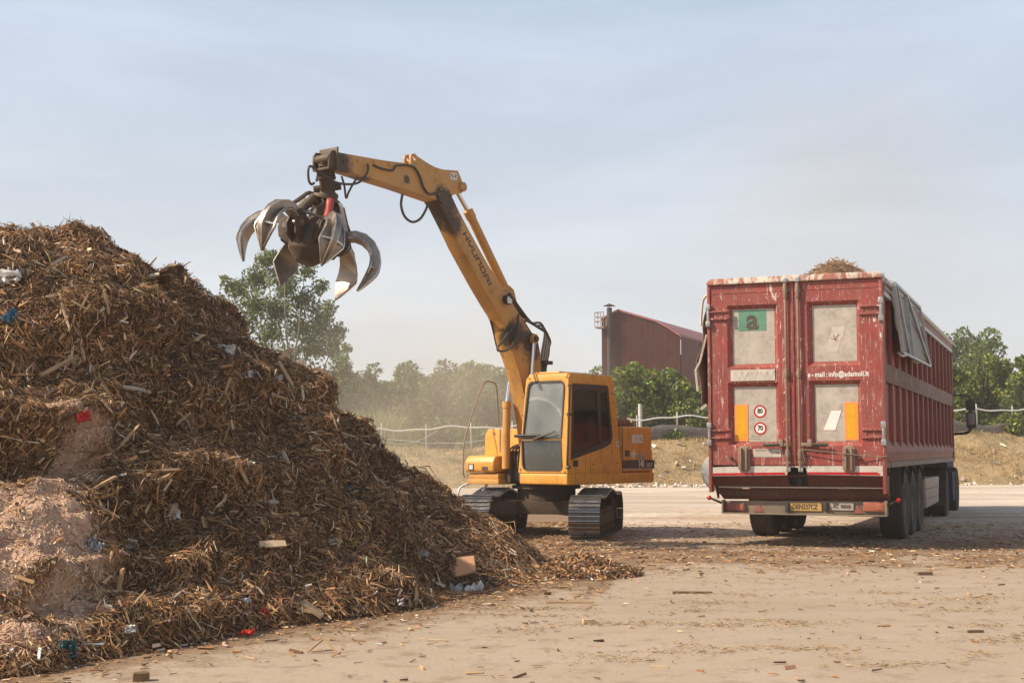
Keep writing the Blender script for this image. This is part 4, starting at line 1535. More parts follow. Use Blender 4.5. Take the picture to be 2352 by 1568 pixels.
# side door seam, lock, stickers and model number on the house
YS = 1.152
mb = MB()
mb.bx(-.607, -.597, 1.148, 1.156, 1.08, 1.82)
mb.build('door_seam', M['ink'], EX)
mb = MB()
mb.bx(-1.575, -.615, 1.150, 1.1545, 1.105, 1.262)
bb = mb.build('number_band', M['ink'], EX)
mb = MB()
mb.bx(-1.575, -.615, 1.1545, 1.157, 1.110, 1.119)
mb.build('white_line', M['white_ink'], bb)
MSide = lambda x, z, y=1.157: basis((x, y, z), (-1, 0, 0), (0, 0, 1), (0, 1, 0))
text('lettering', '140', .165, MSide(-1.16, 1.193), M['white_ink'], bb, .74, .004)
text('lettering', 'LC-7', .088, MSide(-1.415, 1.175), M['white_ink'], bb, 1.0, .003)
mb = MB()
mb.bx(-1.22, -.885, 1.150, 1.1535, 1.55, 1.695)
st = mb.build('sticker', M['white'], EX)
mb = MB()
for xx, zz in ((-1.02, 1.60), (-1.03, 1.63), (-1.14, 1.64), (-1.16, 1.61)):
    mb.bx(xx - .008, xx + .012, 1.1535, 1.1545, zz - .012, zz + .01)
mb.build('print', M['ink'], st)
mb = MB()
mb.bx(-.81, -.675, 1.150, 1.156, 1.325, 1.425)
lk = mb.build('door_lock', M['ink'], EX)
mb = MB()
mb.cyl((-.745, 1.155, 1.375), (-.745, 1.166, 1.375), .014, None, 8)
mb.build('keyhole', M['bar'], lk)
mb = MB()
mb.bx(-1.015, -.855, 1.150, 1.1535, 1.335, 1.385)
mb.bx(-.96, -.91, 1.1502, 1.1537, 1.285, 1.43)
mb.build('cross_emblem', M['white'], EX)
text('scrawl', 'mela', .13, MSide(-1.17, 1.325, 1.1525), M['plastic_grey'], EX, 1.0, .004)

mb = MB()
for z_ in (1.30, 1.66):
    mb.cyl((-.60, 1.156, z_ - .05), (-.60, 1.156, z_ + .05), .012, None, 8).mark()
mb.build_each('hinge', M['bar'], EX)
mb = MB()
for k in range(7):
    mb.bx(-1.40, -1.05, -.1 + k * .09, -.06 + k * .09, 1.828, 1.842).mark()
mb.build_each('vent_slat', M['ink'], EX)
mb = MB()
mb.tube(smooth_path([(-.7, 1.02, 1.83), (-.7, 1.02, 1.90), (-.72, .9, 1.92), (-.72, .5, 1.92), (-.7, .45, 1.83)], 4), .014, 6)
mb.build('roof_rail', M['bar'], EX)
# ---- cab
CL = .22                                      # inner (boom side) wall
cab_parent = EX
mb = MB()
fo = [(.15, 1.06), (1.15, 1.06), (1.15, 2.60), (1.10, 2.64), (.345, 2.64), (.285, 2.58)]
wtop = [(.245, 1.62), (1.03, 1.62), (1.075, 2.44)] + [(1.075 - .09 * (1 - math.cos(a)), 2.44 + .10 * math.sin(a)) for a in (R(30), R(60), R(90))] + \
       [(.40, 2.54), (.345, 2.50), (.325, 2.43)]
wbot = [(.225, 1.585), (1.028, 1.585), (1.045, 1.16), (1.02, 1.115), (.98, 1.10), (.32, 1.10), (.265, 1.13), (.24, 1.20)]
mb.plate(fo, [wtop, wbot], FX - .05, FX, lambda a, b, c: (c - max(0, b - 1.6) * .04, a, b))
side = [(.945, 1.06), (.945, 1.6), (.905, 2.60), (.86, 2.655), (-.28, 2.655), (-.35, 2.58), (-.595, 1.06)]
win = [(.86, 1.27), (.815, 2.47), (.79, 2.50), (-.17, 2.50), (-.205, 2.46), (-.318, 1.68), (-.31, 1.60), (-.24, 1.525), (-.07, 1.465)]
win2 = [(.84, 1.50), (.80, 2.5), (-.2, 2.5), (-.33, 1.50)]
mb.plate([(.90, 1.06), (.90, 1.6), (.86, 2.6), (-.32, 2.6), (-.57, 1.06)], [win2], CL, CL + .04, lambda a, b, c: (a, c + max(0, b - 1.06) * .06, b))
mb.plate([(.26, 1.06), (1.12, 1.06), (1.12, 2.6), (.32, 2.6)], [[(.40, 1.55), (1.02, 1.55), (1.02, 2.48), (.40, 2.48)]], -.02, .02, lambda a, b, c: (-.57 + (b - 1.06) * .155 + c, a, b))
mb.bx(-.56, .92, .2, 1.12, 1.045, 1.075)
cab = mb.build('cab', M['yellow'], EX, .012)
mb = MB()
mb.plate(side, [win], 1.10, 1.152, lambda a, b, c: (a, c, b))
mb.bx(-.59, .945, 1.10, 1.145, 1.05, 1.062)
cdoor = mb.build('cab_door', M['yellow'], EX, .012)
mb = MB()
mb.bx(.095, .1, 1.150, 1.1535, 1.08, 1.42)
mb.tube(smooth_path([(.93, 1.153, 1.215), (-.02, 1.153, 1.40), (-.24, 1.153, 1.47), (-.36, 1.153, 1.60)], 4), .004, 4)
mb.build('pressed_line', M['yellow_boom'], cdoor)
mb = MB()
mb.bx(-.33, -.285, 1.15, 1.165, 2.36, 2.385)
mb.build('catch', M['bar'], cdoor)
mb = MB()
mb.prism([(.90, .33), (.90, 1.12), (.86, 1.15), (-.26, 1.15), (-.31, 1.10), (-.31, .36)], 2.60, 2.665, lambda a, b, c: (a, b, c))
mb.prism([(.86, .40), (.86, .93), (.10, .93), (.10, .40)], 2.665, 2.70, lambda a, b, c: (a, b, c))
mb.build('roof', M['yellow'], cab, .025, seg=3)


def offs(poly, d):
    c_ = Vector((sum(p[0] for p in poly) / len(poly), sum(p[1] for p in poly) / len(poly)))
    out = []
    for p in poly:
        v_ = Vector(p) - c_
        out.append(tuple(c_ + v_ * (1 + d / v_.length)))
    return out


mb = MB()
fF = lambda a, b, c: (c - max(0, b - 1.6) * .04, a, b)
mb.plate(offs(wtop, .012), [offs(wtop, -.022)], FX - .03, FX + .012, fF)
mb.plate(offs(wbot, .010), [offs(wbot, -.014)], FX - .03, FX + .010, fF)
mb.build('window_seal', M['ink'], cab)
mb = MB()
mb.prism(offs(wtop, -.015), FX - .022, FX - .016, fF)
mb.build('windscreen', M['glass_dusty'], cab, smooth=False)
mb = MB()
mb.prism(offs(wbot, -.01), FX - .022, FX - .016, fF)
mb.build('lower_window', M['glass_front'], cab, smooth=False)
mb = MB()
mb.prism(offs(win, -.004), 1.128, 1.134, lambda a, b, c: (a, c, b))
mb.build('side_window', M['glass_side'], cdoor, smooth=False)
mb = MB()                                       # black printed frame round the side glass and the pillar
mb.plate(offs(win, .004), [[(.79, 1.36), (.75, 2.40), (.13, 2.40), (.06, 1.56), (.02, 1.53)]] + [[(-.0, 1.58), (.03, 2.38), (-.15, 2.38), (-.27, 1.66), (-.2, 1.59)]], 1.136, 1.146, lambda a, b, c: (a, c, b))
mb.build('window_trim', M['black'], cdoor, smooth=False)
mb = MB()
mb.prism(win2, CL + .055, CL + .06, lambda a, b, c: (a, c, b))
mb.build('inner_window', M['glass_front'], cab, smooth=False)
mb = MB()
mb.tube(smooth_path([(.90, 1.175, 2.46), (.925, 1.185, 2.43), (.94, 1.185, 2.2), (.975, 1.18, 1.5), (.985, 1.175, 1.25), (.96, 1.17, 1.16)], 4), .017, 7)
mb.bx(.88, .92, 1.14, 1.19, 2.44, 2.48)
mb.bx(.89, .95, 1.14, 1.19, 1.98, 2.02)
mb.cyl((.96, 1.15, 1.16), (.96, 1.20, 1.16), .03, None, 8)
mb.build('grab_rail', M['black'], cdoor)
mb = MB()
mb.prism([(.97, .09), (.97, .60), (.95, .62), (.95, .09)], 1.635, 1.66, lambda a, b, c: (a + .01, b, c))
mb.tube([(.985, .10, 1.67), (.985, .62, 1.675)], .018, 6)
mb.tube([(.99, .50, 1.60), (.99, .62, 1.64), (.985, .95, 1.725)], [.02, .028, .008], 6)
mb.tube([(.985, .62, 1.655), (.985, .93, 1.735)], .01, 5)
mb.build('wiper', M['black'], cab)
mb = MB()
mb.plate(rrect(.67, .80, 1.165, 1.27, .012, 2), [], 1.148, 1.158, lambda a, b, c: (a, c, b))
mb.build('door_handle', M['black'], cdoor)
mb = MB()
mb.cyl((-.47, 1.148, 1.525), (-.47, 1.156, 1.525), .052, None, 20)
o = mb.build('round_sticker', M['white'], cdoor)
mb = MB()
mb.cyl((-.475, 1.156, 1.53), (-.475, 1.158, 1.53), .034, None, 16)
mb.build('print', M['plastic_grey'], o)
mb = MB()
for y_, z_ in ((.215, 2.30), (.215, 2.0), (.2, 1.62), (.20, 1.12), (.355, 2.60), (1.115, 2.6), (1.1, 1.08)):
    mb.cyl((FX - max(0, z_ - 1.6) * .04 - .005, y_, z_), (FX - max(0, z_ - 1.6) * .04 + .014, y_, z_), .014, None, 8).mark()
for x_, z_ in ((-.44, 1.22), (.25, 1.2), (-.40, 2.42)):
    mb.cyl((x_, 1.145, z_), (x_, 1.165, z_), .014, None, 8).mark()
mb.build_each('bolt', M['bar'], cab)
# inside: seat, levers, canister
mb = MB()
mb.bx(-.15, .32, .48, .92, 1.25, 1.40)
mb.bx(-.22, -.08, .48, .92, 1.35, 1.98)
mb.bx(-.2, -.09, .55, .85, 2.0, 2.2)
mb.bx(-.1, .3, .6, .8, 1.06, 1.27)
mb.bx(-.1, .35, .30, .42, 1.06, 1.5)
mb.bx(-.1, .35, .98, 1.08, 1.06, 1.45)
mb.build('seat', M['interior'], cab, .03)
mb = MB()
for y_ in (.36, 1.02):
    mb.tube([(.38, y_, 1.4), (.42, y_, 1.62)], .015, 6)
    mb.cyl((.42, y_, 1.60), (.43, y_, 1.70), .028, None, 8).mark()
for y_ in (.58, .68):
    mb.tube([(.62, y_, 1.08), (.66, y_, 1.42)], .012, 6).mark()
mb.build_each('lever', M['black'], cab)
mb = MB()
mb.cyl((.55, .98, 1.08), (.55, .98, 1.38), .10, None, 16)
mb.cyl((.55, .98, 1.38), (.55, .98, 1.43), .08, None, 16)
mb.build('canister', M['plastic_white'], cab)
mb = MB()
mb.bx(.78, .8, .26, 1.08, 1.085, 1.30)
mb.build('dash', M['interior'], cab)

# ---- tool box, tank and hand rail on the far side
mb = MB()
prof2 = [(.36, 1.06), (.90, 1.06), (.92, 1.10), (.92, 1.24), (.86, 1.335), (.36, 1.345)]
mb.prism(prof2, -1.04, -.40, lambda a, b, c: (a, c, b))
tb = mb.build('tool_box', M['yellow'], EX, .03, seg=3)
mb = MB()
mb.bx(.3, .88, -1.02, -.33, .86, .95)
mb.bx(.3, .86, -1.0, -.35, .95, 1.045)
mb.build('step', M['yellow_boom'], EX, .02)
mb = MB()
mb.bx(.915, .928, -.95, -.83, 1.09, 1.20).mark()
mb.bx(.915, .928, -.65, -.53, 1.10, 1.155)
lamp0 = mb.build_each('lamp_recess', M['ink'], tb)[0]
mb = MB()
mb.bx(.925, .934, -.925, -.845, 1.11, 1.185)
mb.build('lamp', M['lamp_glass'], lamp0)
mb = MB()
mb.prism([(-1.03, 1.0), (-1.03, 1.70), (-.96, 1.795), (-.22, 1.795), (-.22, 1.0)], -.05, .40, lambda a, b, c: (c, a, b))
tk = mb.build('fuel_tank', M['yellow'], EX, .02)
mb = MB()
mb.bx(.398, .408, -.70, -.67, 1.40, 1.79)
mb.bx(.398, .412, -.84, -.80, 1.70, 1.73)
mb.build('strap', M['bar'], tk)
mb = MB()
rail = [ex_y(*Rz(*q), -1.06) for q in [(180, 1340), (163, 1200), (180, 900), (240, 660), (330, 400), (430, 152), (545, 150), (582, 200), (600, 450), (612, 690)]]
mb.tube(smooth_path(rail, 4), .012, 7)
mb.build('hand_rail', M['bar'], EX)
mb = MB()
mb.tube(smooth_path([(.7, -.98, .9), (.95, -1.10, .80), (.97, -1.12, .62), (.8, -1.1, .55)], 5), .018, 6).mark()
mb.tube(smooth_path([(.7, -.7, .88), (.8, -.8, .70), (.9, -1.0, .60), (1.0, -1.2, .56)], 5), .022, 6)
mb.build_each('white_hose', M['tape'], EX)
mb = MB()
for k in range(7):
    y0 = -.30 + .07 * k
    mb.tube(smooth_path([(.55 - .02 * k, y0, .95), (.72, y0 + .05, 1.15 + .06 * (k % 3)), (.60, y0, 1.45), (.35, y0 * .6, 1.55)], 4), .02, 6)
mb.bx(.1, .68, -.33, .14, .92, 1.16)
mb.build('valve_block', M['dark_steel'], EX, .01)

# ---- boom
BY0, BY1 = -.16, .11
boomF = [(2.94, 5.40), (2.86, 5.26), (2.74, 5.12), (2.58, 4.93), (2.34, 4.62), (2.04, 4.29), (1.82, 4.05), (1.55, 3.78), (1.36, 3.60), (1.22, 3.38), (1.12, 3.14), (1.0, 2.95), (.90, 2.75), (.83, 2.58), (.72, 2.28), (.62, 1.9), (.55, 1.5), (.5, 1.2)]
boomB = [(.16, 1.2), (.12, 1.42), (.18, 1.7), (.24, 2.2), (.27, 2.67), (.30, 3.05), (.36, 3.24), (.52, 3.38), (.71, 3.56), (.9, 3.70), (1.09, 3.89), (1.33, 4.12), (1.62, 4.36), (2.0, 4.74), (2.34, 5.12), (2.58, 5.42), (2.68, 5.50), (2.82, 5.51)]
mb = MB()
mb.plate(boomF + boomB, [], BY0, BY1, lambda a, b, c: (a, c, b))
for x_, z_, r_ in ((.34, 1.40, .13), (2.78, 5.37, .13), (.54, 3.28, .10)):
    mb.cyl((x_, BY0 - .03, z_), (x_, BY1 + .03, z_), r_, None, 18)
boom = mb.build('boom', M['boom'], EX, .006)
mb = MB()
mb.cyl((1.02, -.12, 4.03), (1.02, .08, 4.03), .05, None, 12)
mb.plate([(.80, 3.74), (1.18, 4.08), (1.06, 4.14), (.94, 4.08)], [], -.09, -.06, lambda a, b, c: (a, c, b))
mb.plate([(.80, 3.74), (1.18, 4.08), (1.06, 4.14), (.94, 4.08)], [], .02, .05, lambda a, b, c: (a, c, b))
mb.build('ram_lug', M['yellow_boom'], boom)
mb = MB()
mb.cyl((.54, -.30, 3.28), (.54, .23, 3.28), .05, None, 12)
mb.build('ram_pin', M['dark_steel'], boom)
mb = MB()
mb.cyl((1.24, BY1 + .0, 3.89), (1.25, BY1 + .10, 3.87), .075, .085, 8)
wl_ = mb.build('work_lamp', M['black'], boom)
mb = MB()
mb.plate(rrect(1.19, 1.31, 3.81, 3.93, .03, 3), [], BY1 + .10, BY1 + .108, lambda a, b, c: (a, c, b))
mb.build('lens', M['lamp_glass'], wl_)
# lettering down the boom: block letters built from bars, reading down the boom
a0, a1 = Vector((2.27, BY1 + .003, 4.86)), Vector((1.60, BY1 + .003, 4.07))
tdir = (a1 - a0).normalized()
tup = Vector((0, 1, 0)).cross(tdir) * 1.0
if tup.z < 0:
    tup = -tup
LW, LH, ST = 1.0, 1.0, .2
GL = {'H': [((0, 0), (.2, 1)), ((.8, 0), (1, 1)), ((.2, .4), (.8, .6))], 'Y': [((0, .45), (.2, 1)), ((.8, .45), (1, 1)), ((0, .4), (1, .58)), ((.4, 0), (.6, .42))],
      'U': [((0, 0), (.2, 1)), ((.8, 0), (1, 1)), ((.2, 0), (.8, .2))], 'N': [((0, 0), (.2, 1)), ((.8, 0), (1, 1)), ((.2, .8), (.8, 1))],
      'D': [((0, 0), (.2, 1)), ((.8, .1), (1, .9)), ((.2, 0), (.9, .2)), ((.2, .8), (.9, 1))], 'A': [((0, 0), (.2, .9)), ((.8, 0), (1, .9)), ((.1, .8), (.9, 1)), ((.2, .3), (.8, .48))],
      'I': [((.4, 0), (.62, 1))]}
mb = MB()
tot = (a1 - a0).length
cur = 0.0
cw, ch_, gap = tot / 7.6, .098, tot / 42
for ch in 'HYUNDAI':
    w_ = cw if ch != 'I' else cw * .62
    for (xa, ya), (xb, yb) in GL[ch]:
        q = []
        for xx, yy in ((xa, ya), (xb, ya), (xb, yb), (xa, yb)):
            ww = xx * cw if ch != 'I' else (xx - .36) * cw
            q.append(a0 + tdir * (cur + ww + (yy - .5) * ch_ * .18) + tup * ((yy - .5) * ch_))
        mb.add([tuple(p) for p in q] + [tuple(p + Vector((0, .002, 0))) for p in q], [(0, 1, 2, 3), (7, 6, 5, 4), (0, 4, 5, 1), (1, 5, 6, 2), (2, 6, 7, 3), (3, 7, 4, 0)])
    cur += w_ + gap
mb.build('lettering', M['ink'], boom, smooth=False)
# boom rams either side
for y_, nm in ((.155, 0), (-.235, 1)):
    dx = 0.0 if y_ > 0 else .12
    mb = MB()
    mb.cyl((.68 + dx, y_, 1.12), (.655 + dx, y_, 2.18), .066, None, 16)
    mb.cyl((.656 + dx, y_, 2.13), (.653 + dx, y_, 2.24), .076, None, 16)
    ram = mb.build('boom_ram', M['yellow_boom'], EX)
    mb = MB()
    mb.cyl((.54, y_ - .04, 3.28), (.54, y_ + .04, 3.28), .085, None, 14)
    mb.build('rod_eye', M['yellow_boom'], ram)
    mb = MB()
    mb.cyl((.653 + dx, y_, 2.2), (.545, y_, 3.24), .036, None, 14)
    mb.build('rod', M['chrome'], ram)
    mb = MB()
    mb.tube([(.62 + dx, y_ + .08 * (1 if y_ > 0 else -1), 1.3), (.63 + dx, y_ + .08 * (1 if y_ > 0 else -1), 2.1)], .014, 6)
    mb.build('feed_pipe', M['yellow_boom'], ram)
# hoses over the boom heel
mb = MB()
for k, y_ in enumerate((-.10, -.03, .04, .10)):
    j = k * .045
    mb.tube(smooth_path([(1.10 + j * .3, y_, 4.02), (.82, y_, 3.80 - j * .3), (.60 - j * .4, y_, 3.70 - j), (.30 - j * .6, y_, 3.585 - j), (.03 + j * .8, y_, 3.60 - j * 1.3), (-.09 + j * .8, y_, 3.47 - j * 1.4),
                         (-.07 + j * .9, y_, 3.30 - j), (.0 + j * .5, y_, 3.05), (.02 + j, y_, 2.7), (0.02 + j, y_, 1.8)], 5), .021, 7).mark()
mb.tube(smooth_path([ex_y(*Bz(740, 1140), .13), ex_y(*Bz(730, 1270), .16), ex_y(*Bz(700, 1350), .17), ex_y(*Bz(640, 1395), .16), ex_y(*Bz(590, 1380), .15), ex_y(*Bz(640, 1310), .13), ex_y(*Bz(700, 1220), .125)], 5), .018, 6).mark()
mb.tube(smooth_path([ex_y(*Bz(545, 1180), -.10), ex_y(*Bz(565, 1260), -.16), ex_y(*Bz(585, 1350), -.18), ex_y(*Bz(600, 1400), -.17)], 5), .02, 6)
mb.build_each('hose', M['hose'], boom)
mb = MB()
mb.bx(-.02, .22, -.14, .13, 2.88, 2.94).mark()
mb.bx(.62, .74, -.13, .13, 3.56, 3.62)
mb.build_each('hose_clamp', M['dark_steel'], boom)
mb = MB()
for y_ in (-.12, .06):
    mb.tube(smooth_path([(2.5, y_, 5.30), (2.35, y_, 5.17), (2.12, y_, 4.92), (1.6, y_, 4.37), (1.1, y_, 3.93)], 4), .018, 6).mark()
mb.build_each('steel_pipe', M['yellow_boom'], boom)

# ---- arm
mb = MB()
armp = [(5.05, 5.67), (4.1, 5.71), (3.45, 5.76), (3.10, 5.80), (2.77, 5.79), (2.42, 5.83), (2.28, 5.62), (2.26, 5.54), (2.34, 5.48), (2.52, 5.43), (2.66, 5.33), (2.78, 5.29), (2.95, 5.29), (3.72, 5.36), (4.49, 5.41), (5.05, 5.45)]
mb.plate(armp, [], BY0 - .0, BY1 + .0, lambda a, b, c: (a, c, b))
for y_ in (-.10, .03):
    mb.plate([(3.46, 5.755), (3.46, 5.87)] + [(3.38 + .08 * math.cos(a), 5.87 + .075 * math.sin(a)) for a in np.linspace(0, math.pi * .8, 7)] + [(3.05, 5.84), (2.8, 5.79)], [[(3.38 + .035 * math.cos(a), 5.87 + .035 * math.sin(a)) for a in np.linspace(0, 2 * math.pi, 9)[:-1]]], y_, y_ + .035, lambda a, b, c: (a, c, b))
for x_, z_ in ((4.9, 5.56), (4.62, 5.61), (3.95, 5.66), (4.3, 5.66)):
    mb.cyl((x_, BY1 - .01, z_), (x_, BY1 + .02, z_), .022, None, 8)
mb.cyl((2.80, BY0 - .03, 5.39), (2.80, BY1 + .035, 5.39), .10, None, 16)
mb.cyl((2.33, BY0 - .05, 5.58), (2.33, BY1 + .05, 5.58), .075, None, 14)
arm = mb.build('arm', M['arm'], EX, .006)
mb = MB()
mb.plate(rrect(5.052, 5.08, 5.40, 5.74, .013, 2), [], BY0 - .05, BY1 + .05, lambda a, b, c: (a, c, b))
mb.build('end_plate', M['hub'], arm, .004)
mb = MB()
mb.plate([(2.60, 5.66), (2.60, 5.77), (2.44, 5.785), (2.44, 5.67)], [], BY1, BY1 + .004, lambda a, b, c: (a, c, b))
ws = mb.build('warning_sticker', M['white'], arm)
mb = MB()
for xx, zz in ((2.55, 5.71), (2.57, 5.735), (2.49, 5.72), (2.475, 5.745)):
    mb.bx(xx - .014, xx + .012, BY1 + .004, BY1 + .0055, zz - .012, zz + .012)
mb.build('print', M['ink'], ws)
# arm ram
mb = MB()
mb.cyl((1.02, -.03, 4.03), (1.98, -.03, 5.22), .072, None, 16)
mb.cyl((1.93, -.03, 5.155), (2.02, -.03, 5.265), .085, None, 16)
ram = mb.build('arm_ram', M['yellow_boom'], EX)
mb = MB()
mb.cyl((1.98, -.03, 5.22), (2.32, -.03, 5.57), .04, None, 14)
mb.build('rod', M['chrome'], ram)
mb = MB()
for pts, r_, y_ in (([(1640, 240), (1700, 265), (1745, 340), (1780, 440), (1830, 500), (1890, 490), (1960, 470)], .018, BY1 + .03),
                    ([(1590, 500), (1578, 600), (1610, 700), (1680, 750), (1750, 720), (1800, 640), (1812, 600)], .02, BY1 + .05),
                    ([(1278, 225), (1280, 290), (1235, 370), (1150, 410), (1010, 400), (890, 335), (800, 268), (758, 252), (745, 300), (752, 380), (775, 412), (800, 400)], .018, BY1 + .06),
                    ([(1045, 340), (1070, 430), (1085, 535), (1110, 480), (1160, 390), (1185, 360)], .016, BY1 + .02),
                    ([(838, 300), (828, 345), (820, 385)], .02, BY0 - .03),
                    ([(1330, 240), (1400, 270), (1500, 288), (1530, 250), (1590, 240), (1640, 240)], .016, BY1 + .02)):
    mb.tube(smooth_path([ex_y(*Gz(*q), y_) for q in pts], 5), r_, 7).mark()
mb.build_each('hose', M['hose'], arm)
# bracket and hanger at the nose of the arm
mb = MB()
p_ = [ex_y(*Gz(*q), BY0) for q in [(850, 160), (1000, 145), (1000, 250), (838, 265)]]
bk = [(5.07, 5.69), (5.17, 5.68), (5.21, 5.62), (5.22, 5.43), (5.07, 5.43)]
mb.plate(bk, [], BY0 - .05, BY0 - .02, lambda a, b, c: (a, c, b))
mb.plate([(5.07, 5.69), (5.15, 5.68), (5.19, 5.62), (5.20, 5.43), (5.07, 5.43)], [], BY1 - .02, BY1 + .01, lambda a, b, c: (a, c, b))
mb.bx(5.08, 5.21, BY0 - .05, BY1 + .01, 5.40, 5.435)
mb.cyl((5.14, BY0 - .03, 5.57), (5.14, BY1 - .01, 5.57), .07, None, 14)
mb.build('nose_bracket', M['hub'], arm, .006)

# ---- grapple, in its own tilted frame
g_o = at(*Gz(682, 1207), 19.0)
vdir = Vector((-.135, .991, 0))
rdir = Vector((.991, .135, 0))
zz_ = Vector((0, 0, 1))
gu = (rdir * math.cos(R(17)) - zz_ * math.sin(R(17))).normalized()
gv = (vdir * math.cos(R(9.5)) - zz_ * math.sin(R(9.5))).normalized()
gw = gu.cross(gv).normalized()
gv = gw.cross(gu)
GM = EXI @ basis(g_o, gu, gv, gw)
ngon = lambda r, n: [(r * math.cos(a), r * math.sin(a)) for a in np.linspace(0, 2 * math.pi, n + 1)[:-1]]
fz = lambda a, b, c: (a, b, c)
mb = MB()
mb.tube([(0, 0, .16), (0, 0, .20), (0, 0, .30), (0, 0, .42), (0, 0, .50), (0, 0, .64)], [.14, .18, .29, .33, .32, .30], 14)
mb.cyl((0, 0, .62), (0, 0, .80), .30, .20, 16)
mb.cyl((0, 0, .80), (0, 0, 1.10), .17, .15, 16)
mb.cyl((0, 0, 1.10), (0, 0, 1.16), .25, None, 20)
mb.cyl((0, 0, 1.16), (0, 0, 1.28), .16, None, 16)
for k in range(6):
    Mk = Matrix.Rotation(R(-11 + 60 * k), 4, 'Z')
    for s in (-.085, .085):
        mb.plate([(.26, .34), (.46, .42), (.52, .56), (.50, .70), (.40, .76), (.26, .70)], [], s - .018, s + .018, lambda q, b, c: (q, c, b), Mk)
    mb.plate([(.16, 1.00), (.30, 1.02), (.30, 1.10), (.16, 1.12)], [], -.05, .05, lambda q, b, c: (q, c, b), Mk)
grap = mb.build('grapple', M['hub'], EX, .008)
grap.matrix_basis = GM
# hanger up to the arm nose
top_w = EXM @ Vector((5.14, -.03, 5.56))
top_l = (EXM @ GM if False else (EXM @ GM)).inverted() @ top_w
mb = MB()
e_ = Vector((0, 0, 1.26))
d_ = (top_l - e_)
ax = d_.normalized()
s1 = ax.cross(Vector((0, 1, 0))).normalized()
s2 = ax.cross(s1)
hb_ = basis(e_, s1, s2, ax)
ln = d_.length
mb.bx(-.10, .10, -.10, .10, -.04, ln * .62, hb_)
mb.bx(-.125, .125, -.115, .115, ln * .50, ln * .60, hb_)
mb.bx(-.095, .095, -.085, .085, ln * .6, ln * .92, hb_)
mb.cyl(hb_ @ Vector((0, 0, ln * .9)), hb_ @ Vector((0, 0, ln)), .07, None, 12)
mb.cyl(hb_ @ Vector((-.2, 0, .1)), hb_ @ Vector((.2, 0, .1)), .055, None, 12)
mb.build('hanger', M['hub'], grap, .012)

